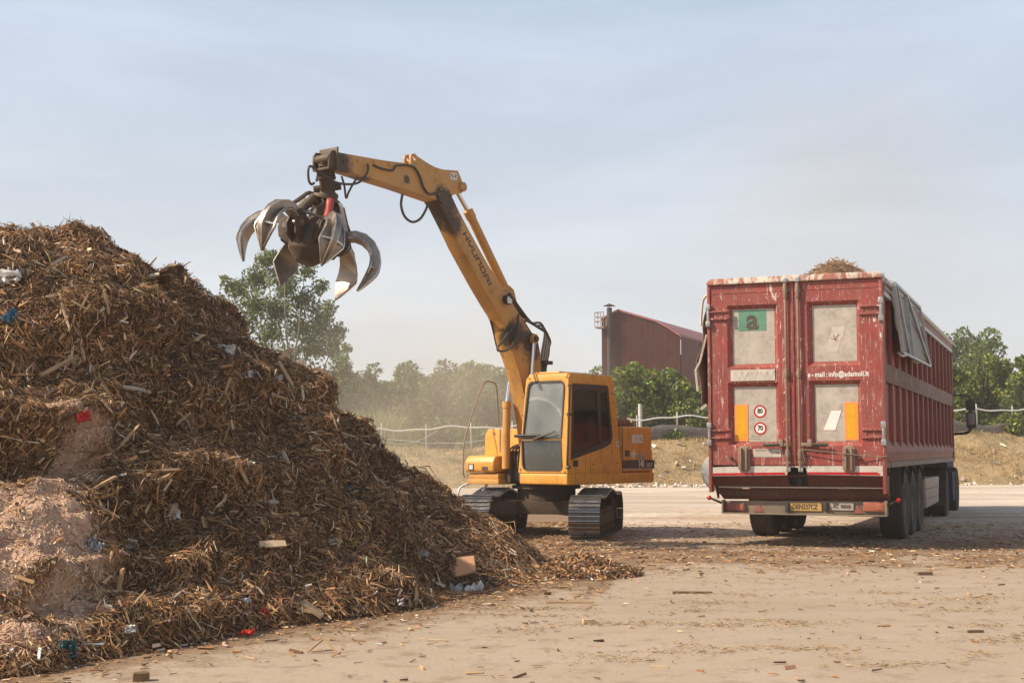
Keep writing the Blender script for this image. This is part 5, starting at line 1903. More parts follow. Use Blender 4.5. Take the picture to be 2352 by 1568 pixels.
cl_ = [(.38, .56), (.47, .635), (.58, .675), (.69, .665), (.79, .61), (.87, .52), (.92, .41), (.938, .31), (.935, .275), (.915, .19), (.885, .09), (.86, .02), (.838, -.045)]
hw = [.085, .095, .105, .118, .132, .150, .172, .190, .190, .140, .083, .046, .006]
th = [.09, .10, .115, .12, .125, .125, .12, .11, .105, .08, .05, .03, .008]
swd = [.06, .058, .055, .055, .055, .052, .05, .048, .046, .042, .032, .02, .005]
for k in range(6):
    Mk = Matrix.Rotation(R(-11 + 60 * k), 4, 'Z')
    mb = MB()
    n_ = len(cl_)
    nor = []
    for i in range(n_):
        a, b = cl_[max(0, i - 1)], cl_[min(n_ - 1, i + 1)]
        d = Vector((b[0] - a[0], b[1] - a[1])).normalized()
        nor.append(Vector((-d.y, d.x)))            # outward (convex side)
    vs_ = []
    for i, (r_, z_) in enumerate(cl_):
        nn = nor[i]
        for o_ in (0.0, .02):
            for s in (-1, 1):
                vs_.append((r_ + nn.x * o_, s * hw[i], z_ + nn.y * o_))
    fs_ = []
    for i in range(n_ - 1):
        a, b = i * 4, i * 4 + 4
        fs_ += [(a, a + 1, b + 1, b), (a + 2, b + 2, b + 3, a + 3), (a, b, b + 2, a + 2), (a + 1, a + 3, b + 3, b + 1)]
    fs_ += [(0, 2, 3, 1), (4 * n_ - 4, 4 * n_ - 3, 4 * n_ - 1, 4 * n_ - 2)]
    mb.add(vs_, fs_, Mk)
    vs_ = []
    for i, (r_, z_) in enumerate(cl_):
        nn = nor[i]
        for o_, f_ in ((.019, 1.0), (.019 + th[i], .8)):
            for s in (-1, 1):
                vs_.append((r_ + nn.x * o_, s * swd[i] * f_, z_ + nn.y * o_))
    mb.add(vs_, fs_, Mk)
    # raised rims along the blade edge and the cross rib
    nf0 = len(mb.f)
    for s in (-1, 1):
        mb.tube([Mk @ Vector((cl_[i][0] + nor[i].x * (.018 + th[i]), s * swd[i] * .78, cl_[i][1] + nor[i].y * (.018 + th[i]))) for i in range(2, n_)], .008, 4)
        mb.tube([Mk @ Vector((cl_[i][0] + nor[i].x * .03, s * (hw[i] - .008), cl_[i][1] + nor[i].y * .03)) for i in range(2, n_ - 1)], .013, 5)
    i = 7
    rib_ = [(cl_[i][0] + nor[i].x * .02, cl_[i][1] + nor[i].y * .02), (cl_[i][0] + nor[i].x * .09, cl_[i][1] + nor[i].y * .09)]
    mb.add([(rib_[0][0], -hw[i], rib_[0][1] - .012), (rib_[0][0], hw[i], rib_[0][1] - .012), (rib_[1][0], swd[i], rib_[1][1] - .012), (rib_[1][0], -swd[i], rib_[1][1] - .012),
            (rib_[0][0], -hw[i], rib_[0][1] + .012), (rib_[0][0], hw[i], rib_[0][1] + .012), (rib_[1][0], swd[i], rib_[1][1] + .012), (rib_[1][0], -swd[i], rib_[1][1] + .012)],
           [(0, 1, 2, 3), (7, 6, 5, 4), (0, 4, 5, 1), (1, 5, 6, 2), (2, 6, 7, 3), (3, 7, 4, 0)], Mk)
    nf1 = len(mb.f)
    mb.cyl(Mk @ Vector((.42, -.12, .60)), Mk @ Vector((.42, .12, .60)), .045, None, 10)
    tn = mb.build('tine', M['tine'], grap)
    tn.data.materials.append(M['edge'])
    for fi in range(nf0, nf1):
        tn.data.polygons[fi].material_index = 1
    mb = MB()
    mb.cyl(Mk @ Vector((.25, 0, 1.09)), Mk @ Vector((.385, 0, .80)), .060, None, 14)
    mb.cyl(Mk @ Vector((.38, 0, .81)), Mk @ Vector((.395, 0, .78)), .068, None, 14)
    mb.cyl(Mk @ Vector((.385, 0, .80)), Mk @ Vector((.45, 0, .67)), .035, None, 10)
    mb.build('tine_ram', M['red_cyl'] if k == 5 else M['hub'], grap)
mb = MB()
for a in (R(200), R(215), R(20)):
    c_, s_ = math.cos(a), math.sin(a)
    mb.tube([(c_ * .20, s_ * .2, 1.16), (c_ * .30, s_ * .3, 1.14), (c_ * .42, s_ * .42, .95), (c_ * .60, s_ * .60, .74)], .024, 6).mark()
mb.tube(smooth_path([(-.5, -.35, .72), (-.2, -.45, .74), (.10, -.50, .72), (.20, -.52, .70)], 4), .022, 6).mark()
mb.tube(smooth_path([(-.05, -.2, 1.1), (.0, -.34, .98), (-.12, -.42, .82), (-.2, -.44, .72)], 4), .012, 6).mark()
mb.tube(smooth_path([(.42, -.38, .62), (.56, -.34, .5), (.50, -.36, .35), (.3, -.4, .22)], 4), .012, 6)
mb.build_each('guard_bar', M['dark_steel'], grap)
mb = MB()
mb.add([(.20, -.25, 1.10), (.26, -.25, 1.10), (.40, -.27, .72), (.46, -.27, .72), (.20, -.22, 1.10), (.26, -.22, 1.10), (.40, -.24, .72), (.46, -.24, .72)], [(0, 1, 3, 2), (4, 6, 7, 5), (0, 4, 5, 1), (2, 3, 7, 6), (0, 2, 6, 4), (1, 5, 7, 3)])
mb.build('guard_plate', M['panel'], grap, .006)

# ================================================================== TRAILER
TR = empty('semi_trailer', (5.284, 19.02, 0), R(67.6))
tag(TR, 'scratched red high sided tipping trailer with ribbed sides, loaded with wood chips, rear doors shut', 'trailer')
TL_ = 12.45                     # length; x forward from the rear face, y to the left from the right side
W_ = 2.55


def yz(a, b, c):                # door plane: a = y, b = z, c = x
    return (c, a, b)


# box shell
mb = MB()
mb.bx(.12, TL_, .06, .10, 1.42, 3.82)
mb.bx(.12, TL_, W_ - .10, W_ - .06, 1.42, 3.82)
mb.bx(TL_ - .06, TL_, .10, W_ - .10, 1.3, 3.85)
mb.bx(.12, TL_, .08, W_ - .08, 1.22, 1.30)
mb.build('body_wall', M['red_side'], TR)
xr = [.20 + .905 * k for k in range(14)]
mb = MB()
mb.bx(-.045, .045, 0, .062, 2.67, 3.63)
rib_u = mb.mesh('rib', .008)
rib_u.materials.append(M['rib'])
mb = MB()
mb.bx(-.045, .045, 0, .062, 1.46, 2.40)
rib_l = mb.mesh('rib', .008)
rib_l.materials.append(M['rib'])
for x in xr:
    for me_ in (rib_u, rib_l):
        put('rib', me_, TR, (x, 0, 0))
        put('rib', me_, TR, (x, W_ - .062, 0))
mb = MB()
for y0, y1 in ((0, .064), (W_ - .064, W_)):
    mb.bx(.14, TL_ + .02, y0, y1, 2.40, 2.67).mark()
mb.build_each('middle_band', M['band'], TR, .006)
mb = MB()
for k in range(11):
    x = 1.35 + k * .37
    hgt = .10 if k in (3, 7) else .15
    mb.bx(x, x + (.05 if k % 3 else .22), -.003, .0, 2.47, 2.47 + hgt)
    if k % 2:
        mb.bx(x, x + .22, -.003, .0, 2.47, 2.50)
        mb.bx(x + .15, x + .2, -.003, 0, 2.47, 2.47 + hgt)
    mb.mark()
mb.build_each('worn_letter', M['bumper'], TR)
mb = MB()
for s in (0, 1):
    f_ = (lambda a, b, c: (c, a, b)) if s == 0 else (lambda a, b, c: (c, W_ - a, b))
    mb.prism([(-.002, 1.38), (-.002, 1.455), (.062, 1.56), (.09, 1.56), (.09, 1.38)], .14, TL_ + .02, f_)
    mb.prism([(.03, 1.25), (.012, 1.378), (.09, 1.378), (.09, 1.25)], .12, TL_ + .02, f_).mark()
mb.build_each('sill', M['rib'], TR)
mb = MB()
for y0, y1 in ((-.004, .05), (W_ - .05, W_ + .004)):
    mb.bx(.10, TL_ + .06, y0, y1, 1.165, 1.248).mark()
mb.build_each('bottom_rail', M['bumper'], TR, .005)
mb = MB()
for y0, y1 in ((-.01, .08), (W_ - .08, W_ + .01)):
    mb.bx(.14, TL_ + .02, y0, y1, 3.695, 3.81).mark()
mb.build_each('side_top_rail', M['rib'], TR, .006)
mb = MB()
for y0, y1 in ((-.02, .07), (W_ - .07, W_ + .02)):
    mb.bx(.14, TL_ + .02, y0, y1, 3.63, 3.693).mark()
mb.build_each('lower_top_rail', M['galv'], TR, .004)
mb = MB()
mb.tube([(.2, -.01, 3.855), (4.5, -.02, 3.86), (TL_, -.01, 3.86)], .045, 10)
mb.build('cover_roll', M['galv'], TR, .004)
# front corner post
mb = MB()
mb.bx(TL_ + .0, TL_ + .07, -.012, .07, 1.17, 3.84).mark()
mb.bx(TL_ + .0, TL_ + .07, W_ - .07, W_ + .012, 1.17, 3.84)
mb.build_each('corner_post', M['rib'], TR, .006)

# rear frame
mb = MB()
mb.plate([(.0, 3.875), (.0, 3.93), (.07, 3.965), (2.48, 3.965), (2.55, 3.92), (2.55, 3.875)], [], -.05, .12, yz)
mb.build('rear_top_rail', M['toprail'], TR, .012)
mb = MB()
mb.bx(-.02, .12, .0, .045, .80, 3.87).mark()
mb.bx(-.02, .12, 2.505, 2.55, .80, 3.87)
mb.build_each('rear_post', M['red'], TR, .006)

frames_ = {'L': [((1.50, 2.25, 2.63, 3.56), (1.56, 2.18, 2.69, 3.50)), ((1.50, 2.25, 1.48, 2.41), (1.555, 2.175, 1.545, 2.345))],
           'R': [((.33, 1.07, 2.63, 3.57), (.38, 1.0, 2.70, 3.51)), ((.32, 1.06, 1.48, 2.42), (.375, .985, 1.55, 2.36))]}
rect = lambda q: [(q[0], q[2]), (q[1], q[2]), (q[1], q[3]), (q[0], q[3])]
doors = {}
for s, (y0, y1) in (('L', (1.30, 2.50)), ('R', (.05, 1.285))):
    mb = MB()
    mb.plate([(y0, 1.20), (y1, 1.20), (y1, 3.862), (y0, 3.862)], [rect(f[0]) for f in frames_[s]], .0, .03, yz)
    for fo_, fi_ in frames_[s]:
        a, b = rect(fo_), rect(fi_)
        vs_ = [(.002, y, z) for y, z in a] + [(.075, y, z) for y, z in b]
        mb.add(vs_, [(k, (k + 1) % 4, 4 + (k + 1) % 4, 4 + k) for k in range(4)])
    mb.bx(-.006, .0, y0 + .02, y1 - .02, 3.74, 3.752)
    d = mb.build('rear_door', M['red'], TR, smooth=False)
    doors[s] = d
    for fo_, fi_ in frames_[s]:
        mb = MB()
        mb.bx(.066, .078, fi_[0] - .004, fi_[1] + .004, fi_[2] - .004, fi_[3] + .004)
        mb.build('door_panel', M['panel'], d, smooth=False)
mb = MB()
mb.bx(-.016, .02, 1.262, 1.312, 1.21, 3.865)
mb.build('door_overlap', M['red'], TR, .004)
# lock bars with their guides
for yb in (1.375, 1.195):
    mb = MB()
    mb.cyl((-.045, yb, 1.12), (-.045, yb, 3.86), .019, None, 10)
    for zc, h in ((3.74, .22), (2.53, .13), (1.36, .14)):
        mb.cyl((-.045, yb, zc - h / 2), (-.045, yb, zc + h / 2), .030, None, 10)
        mb.bx(-.05, .0, yb - .04, yb + .04, zc - .03, zc + .03)
    for zc in (3.80, 3.75, 1.24):
        mb.bx(-.055, .0, yb - .038, yb + .038, zc - .012, zc + .012)
    lb = mb.build('lock_bar', M['bar'], TR, .003)
    mb = MB()
    mb.bx(-.075, -.02, yb - .035, yb + .035, 3.865, 3.93).mark()
    mb.bx(-.06, -.01, yb - .04, yb + .03, 1.105, 1.165)
    mb.build_each('keeper', M['galv'], lb, .008)
for s, ya, yb, yc in (('L', 1.72, 1.50, 1.39), ('R', .79, 1.0, 1.18)):
    mb = MB()
    mb.tube([(-.065, ya, 1.493), (-.07, yb, 1.50)], .024, 8)
    hb = mb.build('door_handle', M['black'], doors[s])
    mb = MB()
    mb.bx(-.06, -.04, min(yb, yc), max(yb, yc), 1.475, 1.525)
    mb.bx(-.075, .0, (yb * .7 + yc * .3) - .03, (yb * .7 + yc * .3) + .03, 1.47, 1.575)
    mb.build('handle_bracket', M['bar'], doors[s], .006)
# hinges
for y0, dirn in ((.02, 1), (2.53, -1)):
    for zc in (3.42, 1.655):
        mb = MB()
        for dz in (-.055, .055):
            mb.bx(-.035, .0, min(y0, y0 + dirn * .30), max(y0, y0 + dirn * .30), zc + dz - .014, zc + dz + .014)
        mb.bx(-.012, .0, min(y0 + dirn * .24, y0 + dirn * .32), max(y0 + dirn * .24, y0 + dirn * .32), zc - .08, zc + .08)
        hg = mb.build('hinge', M['red'], TR, .004)
        mb = MB()
        mb.cyl((-.03, y0, zc - .16), (-.03, y0, zc + .16), .024, None, 10)
        mb.bx(-.058, .0, y0 - .033, y0 + .033, zc + .085, zc + .17)
        mb.bx(-.058, .0, y0 - .033, y0 + .033, zc - .17, zc - .085)
        mb.build('hinge_pin', M['galv'], hg, .005)


def on_door(name, poly, lo, hi, m, parent):
    mb_ = MB()
    mb_.plate(poly, [], lo, hi, yz)
    return mb_.build(name, m, parent, smooth=False)


MR = lambda y, z, x: basis((x, y, z), (0, -1, 0), (0, 0, 1), (-1, 0, 0))
PX = .0655                       # just in front of the recessed panels
gs = on_door('green_sticker', [(1.68, 3.18), (2.09, 3.18), (2.09, 3.485), (1.68, 3.485)], PX - .003, PX, M['green'], doors['L'])
text('letter', 'a', .42, MR(1.885, 3.335, PX - .0045), M['ink'], gs, 1.0, .012)
np_ = on_door('name_board', [(1.55, 2.435), (2.205, 2.435), (2.205, 2.600), (1.55, 2.600)], -.012, -.001, M['strip'], doors['L'])
mb = MB()
for k in range(8):
    y = 2.15 - k * .075
    q = (k * 37 % 5) * .012
    mb.tube([(-.0125, y, 2.455), (-.0125, y - .02 - q, 2.575)], .0025, 4)
    mb.tube([(-.0125, y - .02 - q, 2.575), (-.0125, y - .055, 2.46 + q)], .0025, 4)
mb.build('scratched_lettering', M['panel'], np_)
for s, y0, y1, z0, z1 in (('L', 1.97, 2.172, 1.55, 2.09), ('R', .378, .57, 1.56, 2.105)):
    ob = on_door('reflective_board', [(y0, z0), (y1, z0), (y1, z1), (y0, z1)], PX - .006, PX, M['orange'], doors[s])
    on_door('amber_field', [(y0 + .036, z0 + .036), (y1 - .036, z0 + .036), (y1 - .036, z1 - .036), (y0 + .036, z1 - .036)], PX - .008, PX - .006, M['amber'], ob)
circ = lambda y, z, r, n=28: [(y + r * math.cos(2 * math.pi * k / n), z + r * math.sin(2 * math.pi * k / n)) for k in range(n)]
for zc, s in ((1.985, '80'), (1.735, '70')):
    sg = on_door('speed_sticker', circ(1.79, zc, .094), PX - .002, PX, M['retro_red'], doors['L'])
    on_door('white_field', circ(1.79, zc, .070), PX - .0035, PX - .002, M['white_ink'], sg)
    text('number', s, .098, MR(1.79, zc + .004, PX - .005), M['ink'], sg, .82, .004)
on_door('small_print', [(1.78, 1.615), (1.93, 1.615), (1.93, 1.620), (1.78, 1.620)], PX - .002, PX, M['ink'], doors['L'])
on_door('small_print', [(1.80, 1.58), (1.96, 1.58), (1.96, 1.583), (1.80, 1.583)], PX - .002, PX, M['ink'], doors['L'])
text('lettering', 'e - mail : info@adamoli.it', .104, MR(.64, 2.505, -.0025), M['white_ink'], doors['R'], .80, .0025, word=.55, char=1.06)
for (ya, yb, yc, yd, z0, z1, mm, edge_) in ((.88, .70, .61, .76, 1.705, 1.99, 'white_ink', True), (.81, .65, .53, .715, 2.83, 3.20, 'strip', False)):
    if edge_:
        rb_ = on_door('white_rhombus', [(ya + .008, z0 - .006), (yb + .004, z0 - .006), (yc - .008, z1 + .006), (yd - .004, z1 + .006)], PX - .002, PX, M['retro_red'], doors['R'])
        on_door('white_field', [(ya, z0), (yb + .004, z0), (yc, z1), (yd - .004, z1)], PX - .0035, PX - .002, M[mm], rb_)
    else:
        rb_ = on_door('torn_sticker', [(ya, z0), (yb, z0), (yc, z1), (yd, z1)], PX - .002, PX, M[mm], doors['R'])
        mb = MB()
        for yy, zz, an in ((.70, 3.02, .3), (.66, 3.05, 2.2), (.69, 3.03, 1.2)):
            dy, dz = .05 * math.cos(an), .05 * math.sin(an)
            mb.tube([(PX - .003, yy - dy, zz - dz), (PX - .003, yy + dy, zz + dz)], .006, 4)
        mb.build('red_mark', M['tail'], rb_)
ml = on_door('maker_plate', [(1.475, 1.318), (1.885, 1.318), (1.885, 1.435), (1.475, 1.435)], -.006, -.001, M['strip'], doors['L'])
text('lettering', 'ADAMOLI ITALIAN FLOOR', .026, MR(1.725, 1.415, -.0075), M['ink'], ml, .85)
text('lettering', 'CE', .045, MR(1.53, 1.378, -.0075), M['ink'], ml, .85)
mb = MB()
for zz in (1.395, 1.375, 1.355, 1.337):
    mb.bx(-.0075, -.006, 1.60, 1.86, zz - .0015, zz + .0015)
mb.build('small_print', M['bar'], ml)
# vertical bump brackets
for y0 in (2.02, .51):
    mb = MB()
    mb.plate([(y0 - .09, 1.16), (y0 - .06, 1.10), (y0 + .06, 1.10), (y0 + .09, 1.16), (y0 + .09, 1.44), (y0 + .06, 1.48), (y0 - .06, 1.48), (y0 - .09, 1.44)], [], -.022, -.004, yz)
    for s in (-1, 1):
        mb.bx(-.075, -.02, y0 + s * .04 - .012, y0 + s * .04 + .012, 1.13, 1.45)
        for zz in (1.15, 1.25, 1.35, 1.43):
            mb.cyl((-.03, y0 + s * .07, zz), (-.02, y0 + s * .07, zz), .012, None, 6)
    mb.build('bump_bracket', M['bar'], TR, .004)
mb = MB()
for y_ in (2.21, .36):
    mb.cyl((.0, y_, 1.30), (-.07, y_, 1.31), .022, None, 8).mark()
mb.build_each('rubber_stop', M['black'], TR)
# white strip, reflective tape, skirt
mb = MB()
mb.plate([(.02, 1.055), (1.10, 1.065), (1.13, 1.17), (1.37, 1.165), (1.40, 1.055), (2.50, 1.035), (2.50, 1.165), (1.9, 1.185), (.02, 1.197)], [], -.006, .03, yz)
mb.build('white_strip', M['strip'], TR, smooth=False)
mb = MB()
mb.plate([(.08, 1.065), (1.10, 1.07), (1.10, 1.103), (.13, 1.108), (.08, 1.08)], [], -.009, -.0062, yz).mark()
mb.plate([(1.415, 1.062), (2.49, 1.042), (2.49, 1.078), (1.43, 1.098)], [], -.009, -.0062, yz)
mb.build_each('reflective_tape', M['retro_red'], TR, smooth=False)
SL = math.atan2(.20, .37)
mb = MB()
hole = [(1.11, .925), (1.13, .905), (1.36, .905), (1.385, .935), (1.385, 1.04), (1.11, 1.04)]
slope = lambda a, b, c: (.01 + (1.05 - b) * .75 + c, a, b)
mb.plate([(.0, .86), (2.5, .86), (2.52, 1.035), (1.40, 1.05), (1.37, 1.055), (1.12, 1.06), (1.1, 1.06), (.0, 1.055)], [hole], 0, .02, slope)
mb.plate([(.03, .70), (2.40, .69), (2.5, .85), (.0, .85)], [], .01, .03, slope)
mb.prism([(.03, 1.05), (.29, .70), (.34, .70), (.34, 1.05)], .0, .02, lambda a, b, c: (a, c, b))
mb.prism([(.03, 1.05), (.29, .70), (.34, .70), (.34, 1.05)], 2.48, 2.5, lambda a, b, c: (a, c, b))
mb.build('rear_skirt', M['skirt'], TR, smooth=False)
mb = MB()
mb.tube([slope(.06, .88, -.004), slope(2.44, .872, -.004)], .009, 5)
mb.build('skirt_edge', M['strip'], TR)
mb = MB()
mb.bx(.3, .32, 1.0, 1.5, .86, 1.1)
mb.bx(.16, .2, 1.225, 1.265, .90, 1.0)
mb.build('drawbar_recess', M['black'], TR)
sk_x = Vector((0, -1, 0))
sk_y = Vector((-.75, 0, 1)).normalized()
sk_z = sk_x.cross(sk_y)
text('lettering', 'SISTEMA DI CARICO E SCARICO AUTOMATICO', .108, basis(Vector(slope(1.25, .775, .006)), sk_x, sk_y, sk_z), M['ink'], TR, 1.0, .003)
# bumper with lamps and plates
mb = MB()
mb.plate([(.03, .505), (2.40, .49), (2.40, .665), (.03, .69)], [], .29, .33, yz)
mb.bx(.17, .33, .02, 2.41, .475, .495)
mb.plate([(.02, .49), (.05, .49), (.05, .70), (.02, .70)], [], .17, .33, yz)
mb.plate([(2.385, .49), (2.41, .49), (2.41, .68), (2.385, .68)], [], .17, .33, yz)
bump = mb.build('bumper', M['bumper'], TR, .004)
for y0, y1, z0, z1, mm in ((2.08, 2.37, .515, .635, 'tail'), (.055, .36, .545, .675, 'tail_o')):
    mb = MB()
    mb.bx(.245, .29, y0, y1, z0, z1)
    tl = mb.build('tail_lamp', M[mm], bump, .012)
    mb = MB()
    mb.bx(.240, .2445, y0 + .02, y0 + (y1 - y0) * .42, z0 + .02, z1 - .02)
    mb.build('lens', M['tail_o'], tl, .004)
for yc in (1.88, .435):
    on_door('reflector', [(yc - .075, .51), (yc + .075, .51), (yc, .635)], .278, .2885, M['tail'], bump)
pl = on_door('number_plate', [(.955, .535), (1.41, .535), (1.41, .650), (.955, .650)], .270, .28, M['plate_y'], bump)
text('lettering', 'DEN337CZ', .104, MR(1.195, .592, .2685), M['ink'], pl, .72, .003)
pl = on_door('number_plate', [(.50, .553), (.83, .553), (.83, .655), (.50, .655)], .270, .28, M['plate_w'], bump)
pl['label'] = 'greyish white number plate'
text('lettering', 'AC  08660', .072, MR(.665, .604, .2685), M['ink'], pl, .80, .003)
mb = MB()
mb.bx(.22, .29, 1.425, 1.475, .52, .645).mark()
mb.bx(.22, .29, .87, .925, .54, .66)
mb.build_each('plate_lamp', M['black'], bump, .006)
for y0, s in ((2.40, 1), (.03, -1)):
    mb = MB()
    mb.tube([(.28, y0, .62), (.10, y0 + s * .17, .71)], [.02, .014], 7)
    ml_ = mb.build('marker_arm', M['black'], TR)
    mb = MB()
    for k in range(1):
        mb.tube([(.10, y0 + s * (.17 - .025), .70), (.10, y0 + s * (.17 - .01), .706), (.10, y0 + s * .175, .712), (.10, y0 + s * .20, .72), (.10, y0 + s * .21, .723)], [.012, .030, .036, .026, .008], 10)
    mb.build('marker_lamp', M['retro_red'], ml_)
# rope
mb = MB()
mb.tube(smooth_path([(-.06, 1.19, 1.43), (-.085, .8, 1.395), (-.085, .5, 1.36), (-.03, .1, 1.325), (-.02, -.02, 1.325), (.3, -.03, 1.24), (.5, -.02, 1.17)], 5), .008, 5)
mb.tube(smooth_path([(-.06, 1.19, 1.43), (-.07, 1.15, 1.38), (-.06, 1.13, 1.28), (-.05, 1.12, 1.24)], 4), .008, 5)
mb.build('rope', M['tarp'], TR)
# hinged cover panel hanging over the right side
PA, PB, PC, PD = Vector((.9, -.03, 3.90)), Vector((4.5, -.05, 3.88)), Vector((4.5, -.20, 2.86)), Vector((.95, -.13, 2.86))
mb = MB()
cols_, rows_ = 14, 8
g = []
for j in range(rows_ + 1):
    for i in range(cols_ + 1):
        a, b = i / cols_, j / rows_
        p = PA.lerp(PB, a).lerp(PD.lerp(PC, a), b)
        p.y += .018 * math.sin(a * 19 + b * 5) + .012 * math.sin(b * 13 + a * 7)
        if j == rows_:
            p.z += .05 * math.sin(a * 9)
        g.append(p)
mb.add(g, [(j * (cols_ + 1) + i, j * (cols_ + 1) + i + 1, (j + 1) * (cols_ + 1) + i + 1, (j + 1) * (cols_ + 1) + i) for j in range(rows_) for i in range(cols_)])
cv = mb.build('cover_panel', M['canvas'], TR)
so = cv.modifiers.new('solid', 'SOLIDIFY')
so.thickness = .012
mb = MB()
o_ = Vector((0, -.035, 0))
for a, b, r_ in ((PA, PD, .035), (PB, PC, .03), (PA, PB, .03), (PD, PC, .025), (PA.lerp(PB, .42), PD.lerp(PC, .36), .028), (PA.lerp(PB, .45), PC, .03), (PA.lerp(PB, .08), PD.lerp(PC, .22), .03)):
    mb.tube([a + o_, b + o_], r_, 4)
mb.build('cover_frame', M['galv'], cv)
mb = MB()
mb.tube([(.72, -.12, 2.84), (.85, -.16, 2.80), (1.15, -.18, 2.83)], .02, 6).mark()
mb.tube([(.10, .02, 3.80), (.95, -.03, 3.72)], .018, 6).mark()
mb.bx(.10, .16, -.02, .05, 3.88, 3.95)
mb.build_each('cover_crank', M['galv'], TR)
# ragged tarpaulin on the left side
mb = MB()
g = []
zz = np.linspace(3.55, 2.05, 16)
for j, z in enumerate(zz):
    out = [.03, .05, .07, .09, .10, .11, .13, .16, .19, .17, .16, .15, .15, .14, .13, .11][j]
    for i in range(7):
        g.append((.12 + i * .55, 2.56 + out + .02 * math.sin(i * 2.1 + j * .9), z + .08 * math.sin(i * 1.7)))
mb.add(g, [(j * 7 + i, j * 7 + i + 1, (j + 1) * 7 + i + 1, (j + 1) * 7 + i) for j in range(15) for i in range(6)])
tp = mb.build('tarpaulin', M['tarp'], TR)
so = tp.modifiers.new('solid', 'SOLIDIFY')
so.thickness = .01
mb = MB()
mb.tube(smooth_path([(.2, 2.56, 3.78), (.22, 2.66, 3.7), (.25, 2.70, 3.5), (.25, 2.71, 3.30)], 4), .022, 5)
mb.tube([(.14, 2.60, 3.15), (.13, 2.70, 2.75), (.13, 2.77, 2.62), (.13, 2.74, 2.3)], .02, 5)
mb.tube([(.14, 2.61, 2.10), (.13, 2.70, 2.03)], .03, 4)
mb.build('tarpaulin_hem', M['strip'], tp)
# chassis
mb = MB()
for y_ in (.75, 1.72):
    mb.bx(.4, 11.6, y_, y_ + .10, .85, 1.21)
for x_ in (1.2, 2.4, 3.5, 4.7, 6.5, 8.5, 10.5):
    mb.bx(x_, x_ + .1, .1, W_ - .1, 1.08, 1.21)
for x_ in (2.95, 4.10, 5.25):
    mb.cyl((x_, .4, .54), (x_, 2.15, .54), .07, None, 10)
    mb.bx(x_ - .35, x_ + .3, .80, .9, .5, .86)
    mb.bx(x_ - .35, x_ + .3, 1.65, 1.75, .5, .86)
mb.bx(.9, 1.5, .9, 1.7, .62, .84)
mb.build('chassis', M['under'], TR)
# tyres with zig-zag tread blocks
tprof = [(.30, -.15), (.42, -.185), (.50, -.19), (.535, -.165), (.54, -.10), (.54, .10), (.535, .165), (.50, .19), (.42, .185), (.30, .15)]
mb = MB()
mb.lathe(tprof, 40)
for row in range(5):
    y_ = -.13 + row * .065
    for k in range(48):
        a0_, a1_ = 2 * math.pi * k / 48, 2 * math.pi * (k + .98) / 48
        off = .012 if k % 2 else -.012
        vs_ = []
        for a in (a0_, a1_):
            o2 = off if a == a0_ else -off
            for yy in (y_ - .026 + o2, y_ + .026 + o2):
                for r_ in (.536, .550):
                    vs_.append((r_ * math.cos(a), yy, r_ * math.sin(a)))
        mb.add(vs_, [(0, 1, 3, 2), (4, 6, 7, 5), (1, 5, 7, 3), (0, 4, 5, 1), (2, 3, 7, 6)])
tyre_me = mb.mesh('tyre')
tyre_me.materials.append(M['tyre'])
mb = MB()
mb.lathe([(.31, -.15), (.30, .15), (.285, .15), (.26, .06), (.24, .02), (.12, .0), (.11, .07), (.07, .09), (.0, .09)], 28)
for k in range(10):
    a = 2 * math.pi * k / 10
    mb.cyl((.17 * math.cos(a), .0, .17 * math.sin(a)), (.17 * math.cos(a), .05, .17 * math.sin(a)), .018, None, 6)
rim_me = mb.mesh('rim')
rim_me.materials.append(M['rim'])


def wheel(parent, x, y, out, r=.55):
    o = put('wheel', tyre_me, parent, (x, y, r * .985), (0, random.uniform(0, 6), 0 if out > 0 else math.pi))
    o.scale = (r / .55,) * 3
    put('rim', rim_me, o, (0, 0, 0))
    return o


for x_ in (2.95, 4.10, 5.25):
    wheel(TR, x_, .235, -1)
    wheel(TR, x_, W_ - .235, 1)
mb = MB()
for x_ in (2.95, 4.10, 5.25):
    for y0 in (.03, W_ - .44):
        for k in range(9):
            a0_, a1_ = R(35 + k * 12.2), R(35 + (k + 1) * 12.2)
            mb.add([(x_ + .60 * math.cos(a), y, .54 + .60 * math.sin(a)) for a in (a0_, a1_) for y in (y0, y0 + .41)] +
                   [(x_ + .612 * math.cos(a), y, .54 + .612 * math.sin(a)) for a in (a0_, a1_) for y in (y0, y0 + .41)],
                   [(0, 1, 3, 2), (4, 6, 7, 5), (0, 4, 5, 1), (2, 3, 7, 6), (0, 2, 6, 4), (1, 5, 7, 3)])
        mb.mark()
mb.build_each('mudguard', M['black'], TR)
mb = MB()
mb.bx(5.86, 5.875, .06, .44, .32, 1.15).mark()
mb.bx(2.28, 2.295, .06, .44, .70, 1.15)
mb.build_each('mudflap', M['black'], TR)
mb = MB()
mb.prism([(6.2, .36), (8.7, .39), (8.95, .89), (6.05, .90)], .04, .42, lambda a, b, c: (a, c, b))
sb = mb.build('side_locker', M['whitebox'], TR, .01)
mb = MB()
mb.bx(6.15, 8.9, .028, .039, .70, .712)
mb.bx(6.18, 8.8, .028, .039, .52, .526)
mb.build('lid_edge', M['rib'], sb)
mb = MB()
for x_ in (9.4, 9.9):
    mb.bx(x_, x_ + .1, .5, .62, .30, 1.2)
    mb.bx(x_ - .1, x_ + .2, .45, .67, .26, .30).mark()
mb.build_each('landing_leg', M['rib'], TR)
# round galvanised tank on the left flank
mb = MB()
mb.cyl((.30, 2.47, 1.085), (1.4, 2.47, 1.085), .285, None, 28)
mb.build('side_tank', M['galv'], TR, .02)

# the load heaped above the rim
n = 11000
lx, ly = rng.uniform(.3, 11.5, n), rng.uniform(.15, 2.4, n)


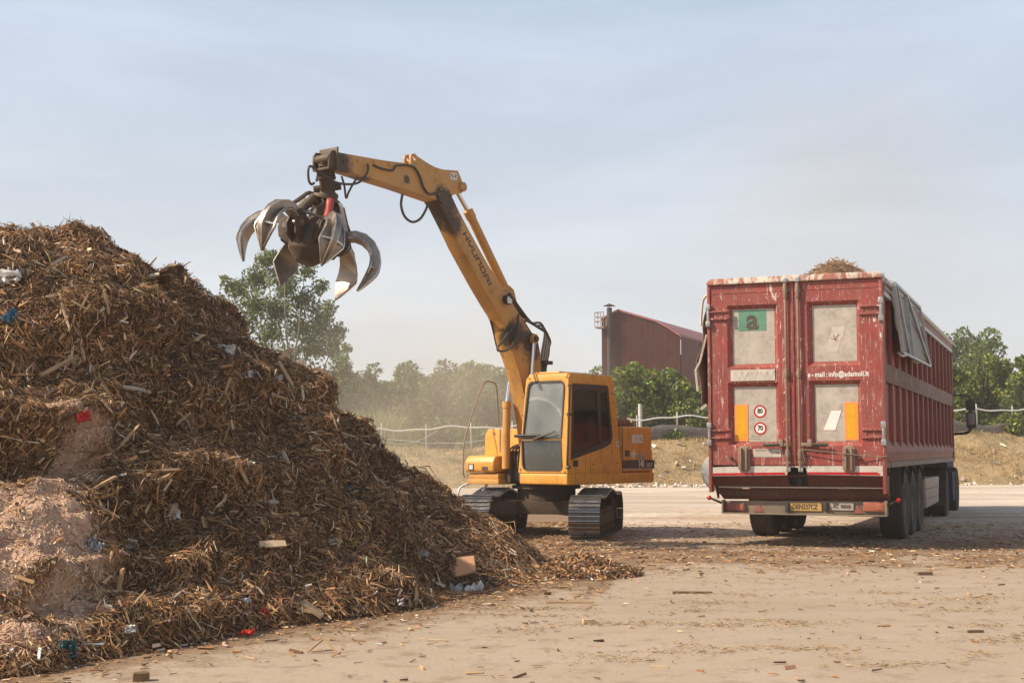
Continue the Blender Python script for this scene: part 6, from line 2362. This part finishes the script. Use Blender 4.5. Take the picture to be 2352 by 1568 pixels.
def load_z(x, y):
    return 3.66 + .80 * np.exp(-((x - 2.6) / 1.9) ** 2) * np.exp(-((y - 1.02) / .62) ** 2) + .42 * np.exp(-((x - 6.2) / 2.2) ** 2) * np.exp(-((y - .9) / .8) ** 2) + \
        .30 * np.exp(-((x - 2.8) / 1.3) ** 2) * np.exp(-((y - .25) / .3) ** 2) + .07 * vnoise(np.stack([x * 3, y * 3, x * 0], -1), 91)


P = np.stack([lx, ly, load_z(lx, ly) + rng.uniform(-.02, .05, n)], -1)
u, v, w = frames_for(np.tile([0, 0, 1.0], (n, 1)), n, .4, .1)
l = np.clip(rng.lognormal(np.log(.065), .45, n), .02, .2)
V1, q1, c1 = fibres(P, u, v, w, l, l * .13, pick(WPAL, [15, 28, 28, 16, 5, 5, 1], n, .2))
gx = np.linspace(.13, TL_ - .08, 70)
gy = np.linspace(.11, W_ - .11, 22)
X_, Y_ = np.meshgrid(gx, gy, indexing='ij')
Vg = np.stack([X_, Y_, load_z(X_, Y_)], -1).reshape(-1, 3)
I = np.arange(70 * 22).reshape(70, 22)
qg = np.stack([I[:-1, :-1], I[1:, :-1], I[1:, 1:], I[:-1, 1:]], -1).reshape(-1, 4)
me = np_mesh('chip_load', np.concatenate([V1, Vg]), quads=np.concatenate([q1, qg + len(V1)]), colr=np.concatenate([c1, np.tile([.17, .10, .055], (len(Vg), 1))]))
me.materials.append(M['chip'])
ld = put('chip_load', me, None, (5.284, 19.02, 0), (0, 0, R(67.6)))
tag(ld, 'brown wood chips heaped above the rim of the red trailer', 'wood chips', kind='stuff')

# ================================================================== TRACTOR UNIT
TK = empty('tractor_truck', TR.location.copy(), R(67.6))
tag(TK, 'dark blue tractor truck almost hidden in front of the red trailer, black mirrors showing', 'truck')
mb = MB()
mb.prism([(12.95, .95), (12.95, 3.3), (13.1, 3.55), (14.75, 3.45), (14.95, 2.2), (15.05, 1.0), (15.05, .35), (14.75, .30), (14.5, .95), (13.5, .95)], .20, 2.36, lambda a, b, c: (a, c, b))
mb.bx(14.42, 15.0, .12, 2.44, .14, .9)
mb.bx(12.7, 13.35, .06, .5, .25, .92)
cb = mb.build('cab', M['navy'], TK, .03)
mb = MB()
mb.bx(13.3, 14.5, .185, .199, 2.0, 2.9)
mb.build('side_window', M['glass_side'], cb)
mb = MB()
for y_ in (.75, 1.72):
    mb.bx(9.9, 14.5, y_, y_ + .09, .68, .84)
mb.bx(9.85, 9.95, .25, 2.3, .28, .42)
mb.bx(9.95, 10.1, .3, 2.25, .55, .80)
mb.build('frame', M['under'], TK)
for x_ in (10.95,):
    for y_ in (.22, .58, 1.97, 2.33):
        wheel(TK, x_, y_, -1 if y_ < 1 else 1, .51)
for y_ in (.22, 2.33):
    wheel(TK, 13.95, y_, -1 if y_ < 1 else 1, .51)
mb = MB()
for y0 in (.02, 1.78):
    for k in range(11):
        a0_, a1_ = R(25 + k * 11.8), R(25 + (k + 1) * 11.8)
        mb.add([(10.95 + q * math.cos(a), y, .52 + q * math.sin(a)) for q in (.57, .585) for a in (a0_, a1_) for y in (y0, y0 + .75)],
               [(0, 1, 3, 2), (4, 6, 7, 5), (0, 4, 5, 1), (2, 3, 7, 6), (0, 2, 6, 4), (1, 5, 7, 3)])
    mb.bx(10.34, 10.36, y0, y0 + .75, .25, .78).mark()
mb.build_each('mudguard', M['black'], TK)
mb = MB()
mb.bx(9.82, 9.86, .25, .62, .56, .68)
tl = mb.build('tail_lamp', M['retro_red'], TK, .01)
mb = MB()
mb.bx(9.80, 9.822, .20, .95, .30, .50)
cvn = mb.build('chevron_board', M['retro_red'], TK)
mb = MB()
for y_ in (.22, .55):
    mb.plate([(y_, .305), (y_ + .15, .305), (y_ + .02, .495), (y_ - .015, .495)], [], 9.796, 9.7995, yz).mark()
mb.build_each('yellow_stripe', M['amber'], cvn)
mb = MB()
mb.cyl((9.72, .33, .63), (9.82, .33, .63), .07, None, 14)
mb.build('red_lamp', M['retro_red'], TK)
for y_, s in ((0.0, -1), (2.55, 1)):
    mb = MB()
    mb.tube(smooth_path([(14.5, y_ - s * .19, 2.74), (14.3, y_ + s * .18, 2.72), (14.2, y_ + s * .30, 2.62)], 4), .022, 6)
    mb.tube(smooth_path([(14.5, y_ - s * .19, 1.80), (14.35, y_ + s * .18, 1.83), (14.2, y_ + s * .26, 1.93)], 4), .035, 6)
    mb.tube([(14.2, y_ + s * .28, 1.9), (14.2, y_ + s * .28, 2.65)], .02, 6)
    mb.prism(rrect(1.93, 2.32, 0, .22, .05, 3), -.06, .06, lambda a, b, c: (14.2 + c, y_ + s * (.18 + b), a))
    mb.prism(rrect(2.36, 2.62, 0, .22, .05, 3), -.06, .06, lambda a, b, c: (14.2 + c, y_ + s * (.17 + b), a))
    mr = mb.build('mirror', M['black'], TK, .01)
    mb = MB()
    mb.prism(rrect(2.02, 2.29, .03, .19, .02, 2), -.064, -.0605, lambda a, b, c: (14.2 + c, y_ + s * (.18 + b), a))
    mb.build('mirror_glass', M['mirror'], mr)

# ================================================================== LOOSE SCRAPS, each a thing of its own
def heap_point(px, py):
    """the heap's front surface seen at that pixel of the photograph"""
    i = int(np.argmin(np.abs(U_ - px)))
    colm = Pg[i, :NF]
    v_ = colm - np.array([0, 0, CAM_H])
    c_, s_ = math.cos(PITCH), math.sin(PITCH)
    dep_ = v_[:, 1] * c_ + v_[:, 2] * s_
    yy = CY - F_PX * (-v_[:, 1] * s_ + v_[:, 2] * c_) / dep_
    j = int(np.argmin(np.abs(yy - py)))
    return Pg[i, j], Ng[i, j]


def crumpled(name, label, cat, px, py, w_, h_, m, seed, heapy=True, ang=0.0, stand=.5, rough_=.3, group=None):
    rr = np.random.default_rng(seed)
    if heapy:
        P0, n0 = heap_point(px, py)
    else:
        g0 = gnd(px, py)
        P0, n0 = np.array([g0.x, g0.y, .012]), np.array([0, -.3, 1.0])
    k = 7
    a, b = np.meshgrid(np.linspace(-.5, .5, k), np.linspace(-.5, .5, k), indexing='ij')
    rad = 1 - .25 * rr.uniform(0, 1, (k, k)) * (np.maximum(abs(a), abs(b)) > .45)
    hgt = rr.normal(size=(k, k)) * rough_ * min(w_, h_)
    nn = Vector(n0).lerp(Vector((0, -1, .2)), stand).normalized()
    ux_ = Vector((0, 0, 1)).cross(nn).normalized()
    uy_ = nn.cross(ux_)
    ca, sa = math.cos(ang), math.sin(ang)
    e1_, e2_ = ux_ * ca + uy_ * sa, uy_ * ca - ux_ * sa
    base = Vector(P0) + nn * (.05 if heapy else .02) + (Vector((0, 0, h_ * .3)) if not heapy else Vector())
    V_ = [tuple(e1_ * float(a[i, j] * rad[i, j] * w_) + e2_ * float(b[i, j] * rad[i, j] * h_) + nn * float(hgt[i, j])) for i in range(k) for j in range(k)]
    mb_ = MB()
    mb_.add(V_, [(i * k + j, (i + 1) * k + j, (i + 1) * k + j + 1, i * k + j + 1) for i in range(k - 1) for j in range(k - 1)])
    o = mb_.build(name, m, None, loc=base)
    md = o.modifiers.new('solid', 'SOLIDIFY')
    md.thickness = .004
    return tag(o, label, cat, group)


def plank(name, label, cat, px, py, l_, w_, t_, m, ang, heapy=True, lift=.05, seed=0, nrm=None):
    if heapy:
        P0, n0 = heap_point(px, py)
        n0 = n0 if nrm is None else nrm
    else:
        g0 = gnd(px, py)
        P0, n0 = np.array([g0.x, g0.y, t_ * .5]), np.array([0, 0, 1.0])
    nn = Vector(n0).normalized()
    ux_ = Vector((1, 0, 0)) - nn * nn.x
    ux_.normalize()
    uy_ = nn.cross(ux_)
    e1_ = ux_ * math.cos(ang) + uy_ * math.sin(ang)
    if heapy:
        e1_ = (e1_ + nn * .15).normalized()
    e2_ = nn.cross(e1_).normalized()
    e3_ = e1_.cross(e2_)
    rr = random.Random(seed)
    mb_ = MB()
    mb_.add([(-.5, -.5, -.5), (-.5, .5, -.5), (-.46, .48, .5), (-.48, -.5, .5), (.5, -.45, -.5), (.44 + rr.uniform(-.05, .05), .5, -.5), (.45, .42, .5), (.5, -.4, .5), (0, -.52, -.5), (0, .5, -.5), (0, .5, .55), (0, -.5, .5)],
            [(0, 1, 2, 3), (4, 7, 6, 5), (0, 8, 9, 1), (8, 4, 5, 9), (1, 9, 10, 2), (9, 5, 6, 10), (2, 10, 11, 3), (10, 6, 7, 11), (3, 11, 8, 0), (11, 7, 4, 8)])
    me_ = mb_.mesh(name, smooth=False)
    me_.materials.append(m)
    c_ = Vector(P0) + nn * (lift if heapy else 0)
    me_.transform(basis((0, 0, 0), e1_, e2_, e3_) @ Matrix.Diagonal((l_, w_, t_, 1)))
    o = put(name, me_, None, c_)
    return tag(o, label, cat)


crumpled('plastic_bag', 'crumpled white plastic bag at the left edge near the top of the heap', 'plastic bag', 14, 640, .28, .17, M['plastic_white'], 1)
crumpled('plastic_bag', 'whitish plastic bag on the right shoulder of the heap below the poplar', 'plastic bag', 520, 808, .20, .12, M['plastic_white'], 2)
crumpled('plastic_scrap', 'upright white plastic scrap in the dark middle of the heap', 'plastic scrap', 434, 1173, .07, .16, M['plastic_white'], 3, True, .2)
crumpled('plastic_scrap', 'bright blue plastic scrap at the left edge of the heap', 'plastic scrap', 20, 730, .09, .17, M['plastic_blue'], 4, True, -.6)
crumpled('plastic_scrap', 'bright red plastic scrap beside the dark hollow in the sawdust', 'plastic scrap', 192, 955, .13, .09, M['plastic_red'], 5, True, .3)
crumpled('plastic_scrap', 'grey blue folded plastic scrap below the pale sawdust ridge', 'plastic scrap', 238, 1258, .14, .10, M['plastic_grey'], 6, True, -.6)
crumpled('rubber_scrap', 'dark teal curled scrap at the foot of the heap, bottom left', 'rubber scrap', 160, 1498, .15, .13, M['plastic_teal'], 7)
crumpled('plastic_scrap', 'orange red plastic scrap at the heap foot below the middle', 'plastic scrap', 612, 1410, .07, .08, M['plastic_red'], 8, True, .7)
crumpled('plastic_scrap', 'flat red plastic scrap lying on the yard edge of the heap', 'plastic scrap', 568, 1464, .13, .05, M['plastic_red'], 9, False, 0, .2)
crumpled('plastic_scrap', 'white plastic scrap nearest the excavator track on the heap', 'plastic scrap', 1094, 1155, .16, .07, M['plastic_white'], 10, True, .1)
crumpled('plastic_bag', 'torn translucent white bag at the heap foot under the brown board', 'plastic bag', 1102, 1364, .20, .14, M['plastic_white'], 11)
crumpled('plastic_scrap', 'grey white film scrap left of the torn bag at the heap foot', 'plastic scrap', 1068, 1362, .15, .12, M['plastic_grey'], 12)
crumpled('paper_scrap', 'small white paper scrap right of the lower heap foot at centre', 'paper scrap', 915, 1388, .07, .07, M['plastic_white'], 13)
crumpled('plastic_scrap', 'pale blue white scrap on the lower right slope of the heap', 'plastic scrap', 985, 1278, .14, .06, M['plastic_grey'], 14, True, .2)
crumpled('plastic_scrap', 'white scrap on the upper right slope where the heap steps down', 'plastic scrap', 642, 875, .10, .08, M['plastic_white'], 15)
crumpled('plastic_scrap', 'small white scrap low on the heap right of the teal one', 'plastic scrap', 298, 1448, .09, .06, M['plastic_white'], 16)
crumpled('plastic_scrap', 'small teal blue scrap on the right slope of the heap', 'plastic scrap', 822, 1128, .09, .035, M['plastic_blue'], 17)
crumpled('paper_scrap', 'white paper scrap on the right shoulder of the heap below the plastic bag', 'paper scrap', 555, 862, .09, .08, M['plastic_white'], 18)
crumpled('plastic_scrap', 'thin white scrap low on the heap above the flat red scrap', 'plastic scrap', 565, 1385, .10, .05, M['plastic_white'], 19)
plank('board', 'orange brown board lying flat at the right foot of the heap', 'board', 1070, 1316, .36, .24, .02, M['brown_board'], .05, True, .11, 0, (-.1, -.72, .68))
plank('plank', 'long greyish plank near the top of the heap', 'plank', 372, 655, .36, .065, .02, M['wood_grey'], -.06, True, .09, 1, (-.15, -.6, .8))
plank('plank', 'slanting tan plank sticking out above the sawdust at left', 'plank', 133, 865, .38, .035, .025, M['wood'], .8, True, .12, 2)
plank('plank', 'tan stick leaning out of the upper right slope of the heap', 'stick', 640, 928 - 100, .34, .045, .03, M['wood'], 1.2, True, .14, 3)
plank('plank', 'long tan plank sloping down the upper middle of the heap', 'plank', 655, 700 + 170, .42, .04, .025, M['wood'], -1.0, True, .08, 4)
plank('plank', 'upright tan slat at lower left between sawdust and dark wood', 'slat', 283, 1352 - 10, .24, .03, .02, M['wood'], 1.5, True, .08, 5)
plank('plank', 'short square wood block on the lower left slope', 'block', 362, 1290 - 20, .17, .09, .05, M['wood_grey'], 1.4, True, .06, 6)
plank('plank', 'broad pale chip of wood at the lower middle of the heap', 'wood chip', 608, 1258, .24, .06, .02, M['wood_pale'], .1, True, .06, 7)
plank('board', 'large flat tan board at the foot of the heap, lower middle', 'board', 712, 1408, .22, .12, .02, M['wood'], -.2, True, .05, 8)
plank('plank', 'dark flat lump of wood on the yard at the bottom edge left of centre', 'wood block', 325, 1562, .10, .08, .05, M['wood_dark'], .2, False, 0, 9)
plank('plank', 'long pale lath on the yard right of the heap, pointing to the truck', 'lath', 1310, 1385, .46, .035, .02, M['wood'], -.04, False, 0, 10)
plank('plank', 'long dark lath lying on the yard right of the pale one', 'lath', 1590, 1362, .40, .03, .02, M['wood_dark'], -.03, False, 0, 11)
plank('plank', 'small pale block alone on the bare yard below the mound', 'wood block', 1352, 1432, .10, .06, .04, M['wood_pale'], .2, False, 0, 12)
plank('plank', 'small pale chip alone on the yard near the bottom edge', 'wood chip', 1512, 1533, .12, .03, .015, M['wood_pale'], -.1, False, 0, 13)
plank('plank', 'flat pale slat on the yard just off the heap foot', 'slat', 1004, 1472, .15, .04, .015, M['wood_pale'], .02, False, 0, 14)
plank('plank', 'dark brown lump of bark on the yard in front of the truck wheels', 'bark', 2124, 1320, .17, .06, .035, M['wood_dark'], .1, False, 0, 15)
plank('plank', 'square pale chip on the yard far right below the bark lump', 'wood chip', 2124, 1338, .10, .07, .03, M['wood_grey'], .0, False, 0, 16)
plank('plank', 'dark stick on the bare yard at right', 'stick', 2240, 1452, .13, .03, .02, M['wood_dark'], .1, False, 0, 17)
mb = MB()
g0 = gnd(742, 1500)
mb.tube([(-.11, 0, .01), (.0, .02, .10), (.10, -.04, .015)], [.008, .011, .006], 6)
mb.tube([(-.09, .05, .01), (.07, .03, .02)], [.008, .006], 6)
tag(mb.build('twig', M['wood'], None, loc=g0), 'bent forked twig standing on the yard below the heap foot', 'twig')

# white litter along the bank foot: rubble and paper nobody could count
n = 260
lx_ = np.concatenate([rng.normal(6.3, 2.2, 150), rng.uniform(16.5, 25, 60), rng.uniform(2.5, 4.5, 50)])
ly_ = bank_foot(lx_) + rng.normal(0, .25, n) + (rng.uniform(size=n) < .25) * rng.uniform(0, 4.5, n)
P = np.stack([lx_, ly_, np.maximum(bank_z(lx_, ly_), 0) + .03 + .05 * (ly_ > bank_foot(lx_) + .5)], -1)
u, v, w = frames_for(np.tile([0, -.4, 1.0], (n, 1)), n, .3, 0)
l = rng.uniform(.06, .26, n)
V1, q1, c1 = chip_boxes(P, u, v, w, l, l * rng.uniform(.25, .8, n), l * .3, pick([(.66, .62, .56), (.5, .43, .35), (.3, .24, .18)], [5, 3, 2], n, .1))
me = np_mesh('pale_rubble', V1, quads=q1, colr=c1)
me.materials.append(M['chip'])
tag(put('pale_rubble', me), 'pale rubble and paper litter along the foot of the grassy bank', 'rubble', kind='stuff')

# ================================================================== HAZE AND DUST
def volume_mat(name, colr, dens):
    m = bpy.data.materials.new(name)
    m.use_nodes = True
    N, L = m.node_tree.nodes, m.node_tree.links
    N.clear()
    o = N.new('ShaderNodeOutputMaterial')
    p = N.new('ShaderNodeVolumePrincipled')
    p.inputs['Color'].default_value = (*colr, 1)
    p.inputs['Density'].default_value = dens
    p.inputs['Anisotropy'].default_value = 0.35
    L.new(p.outputs['Volume'], o.inputs['Volume'])
    return m, N, L, p


m, *_ = volume_mat('thin_haze', (0.93, 0.92, 0.90), 0.0011)
mb = MB()
mb.bx(-410, 410, -70, 710, -1.2, 16)
struct(mb.build('haze', m, smooth=False), 'stuff')


def dust_cloud(label, c_, size, dens, colr, seed):
    m, N, L, p = volume_mat('dust', colr, dens)
    t = N.new('ShaderNodeTexCoord').outputs['Object']
    g = N.new('ShaderNodeTexGradient')
    g.gradient_type = 'SPHERICAL'
    L.new(t, g.inputs['Vector'])
    f = noise(N, L, t, 1.9, 4, 0.6, (1, 1, 1.3))
    f2 = rng_(N, L, f, .32, .72, 0.15, 1.4)
    f1 = rng_(N, L, g.outputs['Fac'], 0, .8)
    mm = N.new('ShaderNodeMath')
    mm.operation = 'MULTIPLY'
    L.new(f1, mm.inputs[0])
    L.new(f2, mm.inputs[1])
    m2 = N.new('ShaderNodeMath')
    m2.operation = 'MULTIPLY'
    L.new(mm.outputs[0], m2.inputs[0])
    m2.inputs[1].default_value = dens
    L.new(m2.outputs[0], p.inputs['Density'])
    bm = bmesh.new()
    bmesh.ops.create_icosphere(bm, subdivisions=3, radius=1.0)
    me = bpy.data.meshes.new('dust_cloud')
    bm.to_mesh(me)
    bm.free()
    me.materials.append(m)
    o = put('dust_cloud', me, None, c_)
    o.scale = size
    return tag(o, label, 'dust', kind='stuff')


dust_cloud('pale brown dust hanging behind the excavator boom in front of the trees', (-1.8, 36.0, 2.6), (5.2, 7.0, 4.4), 0.066, (0.94, 0.84, 0.69), 1)
dust_cloud('faint dust rising above the loaded trailer', (6.0, 24.5, 5.9), (3.2, 4.0, 4.0), 0.055, (0.93, 0.78, 0.62), 2)
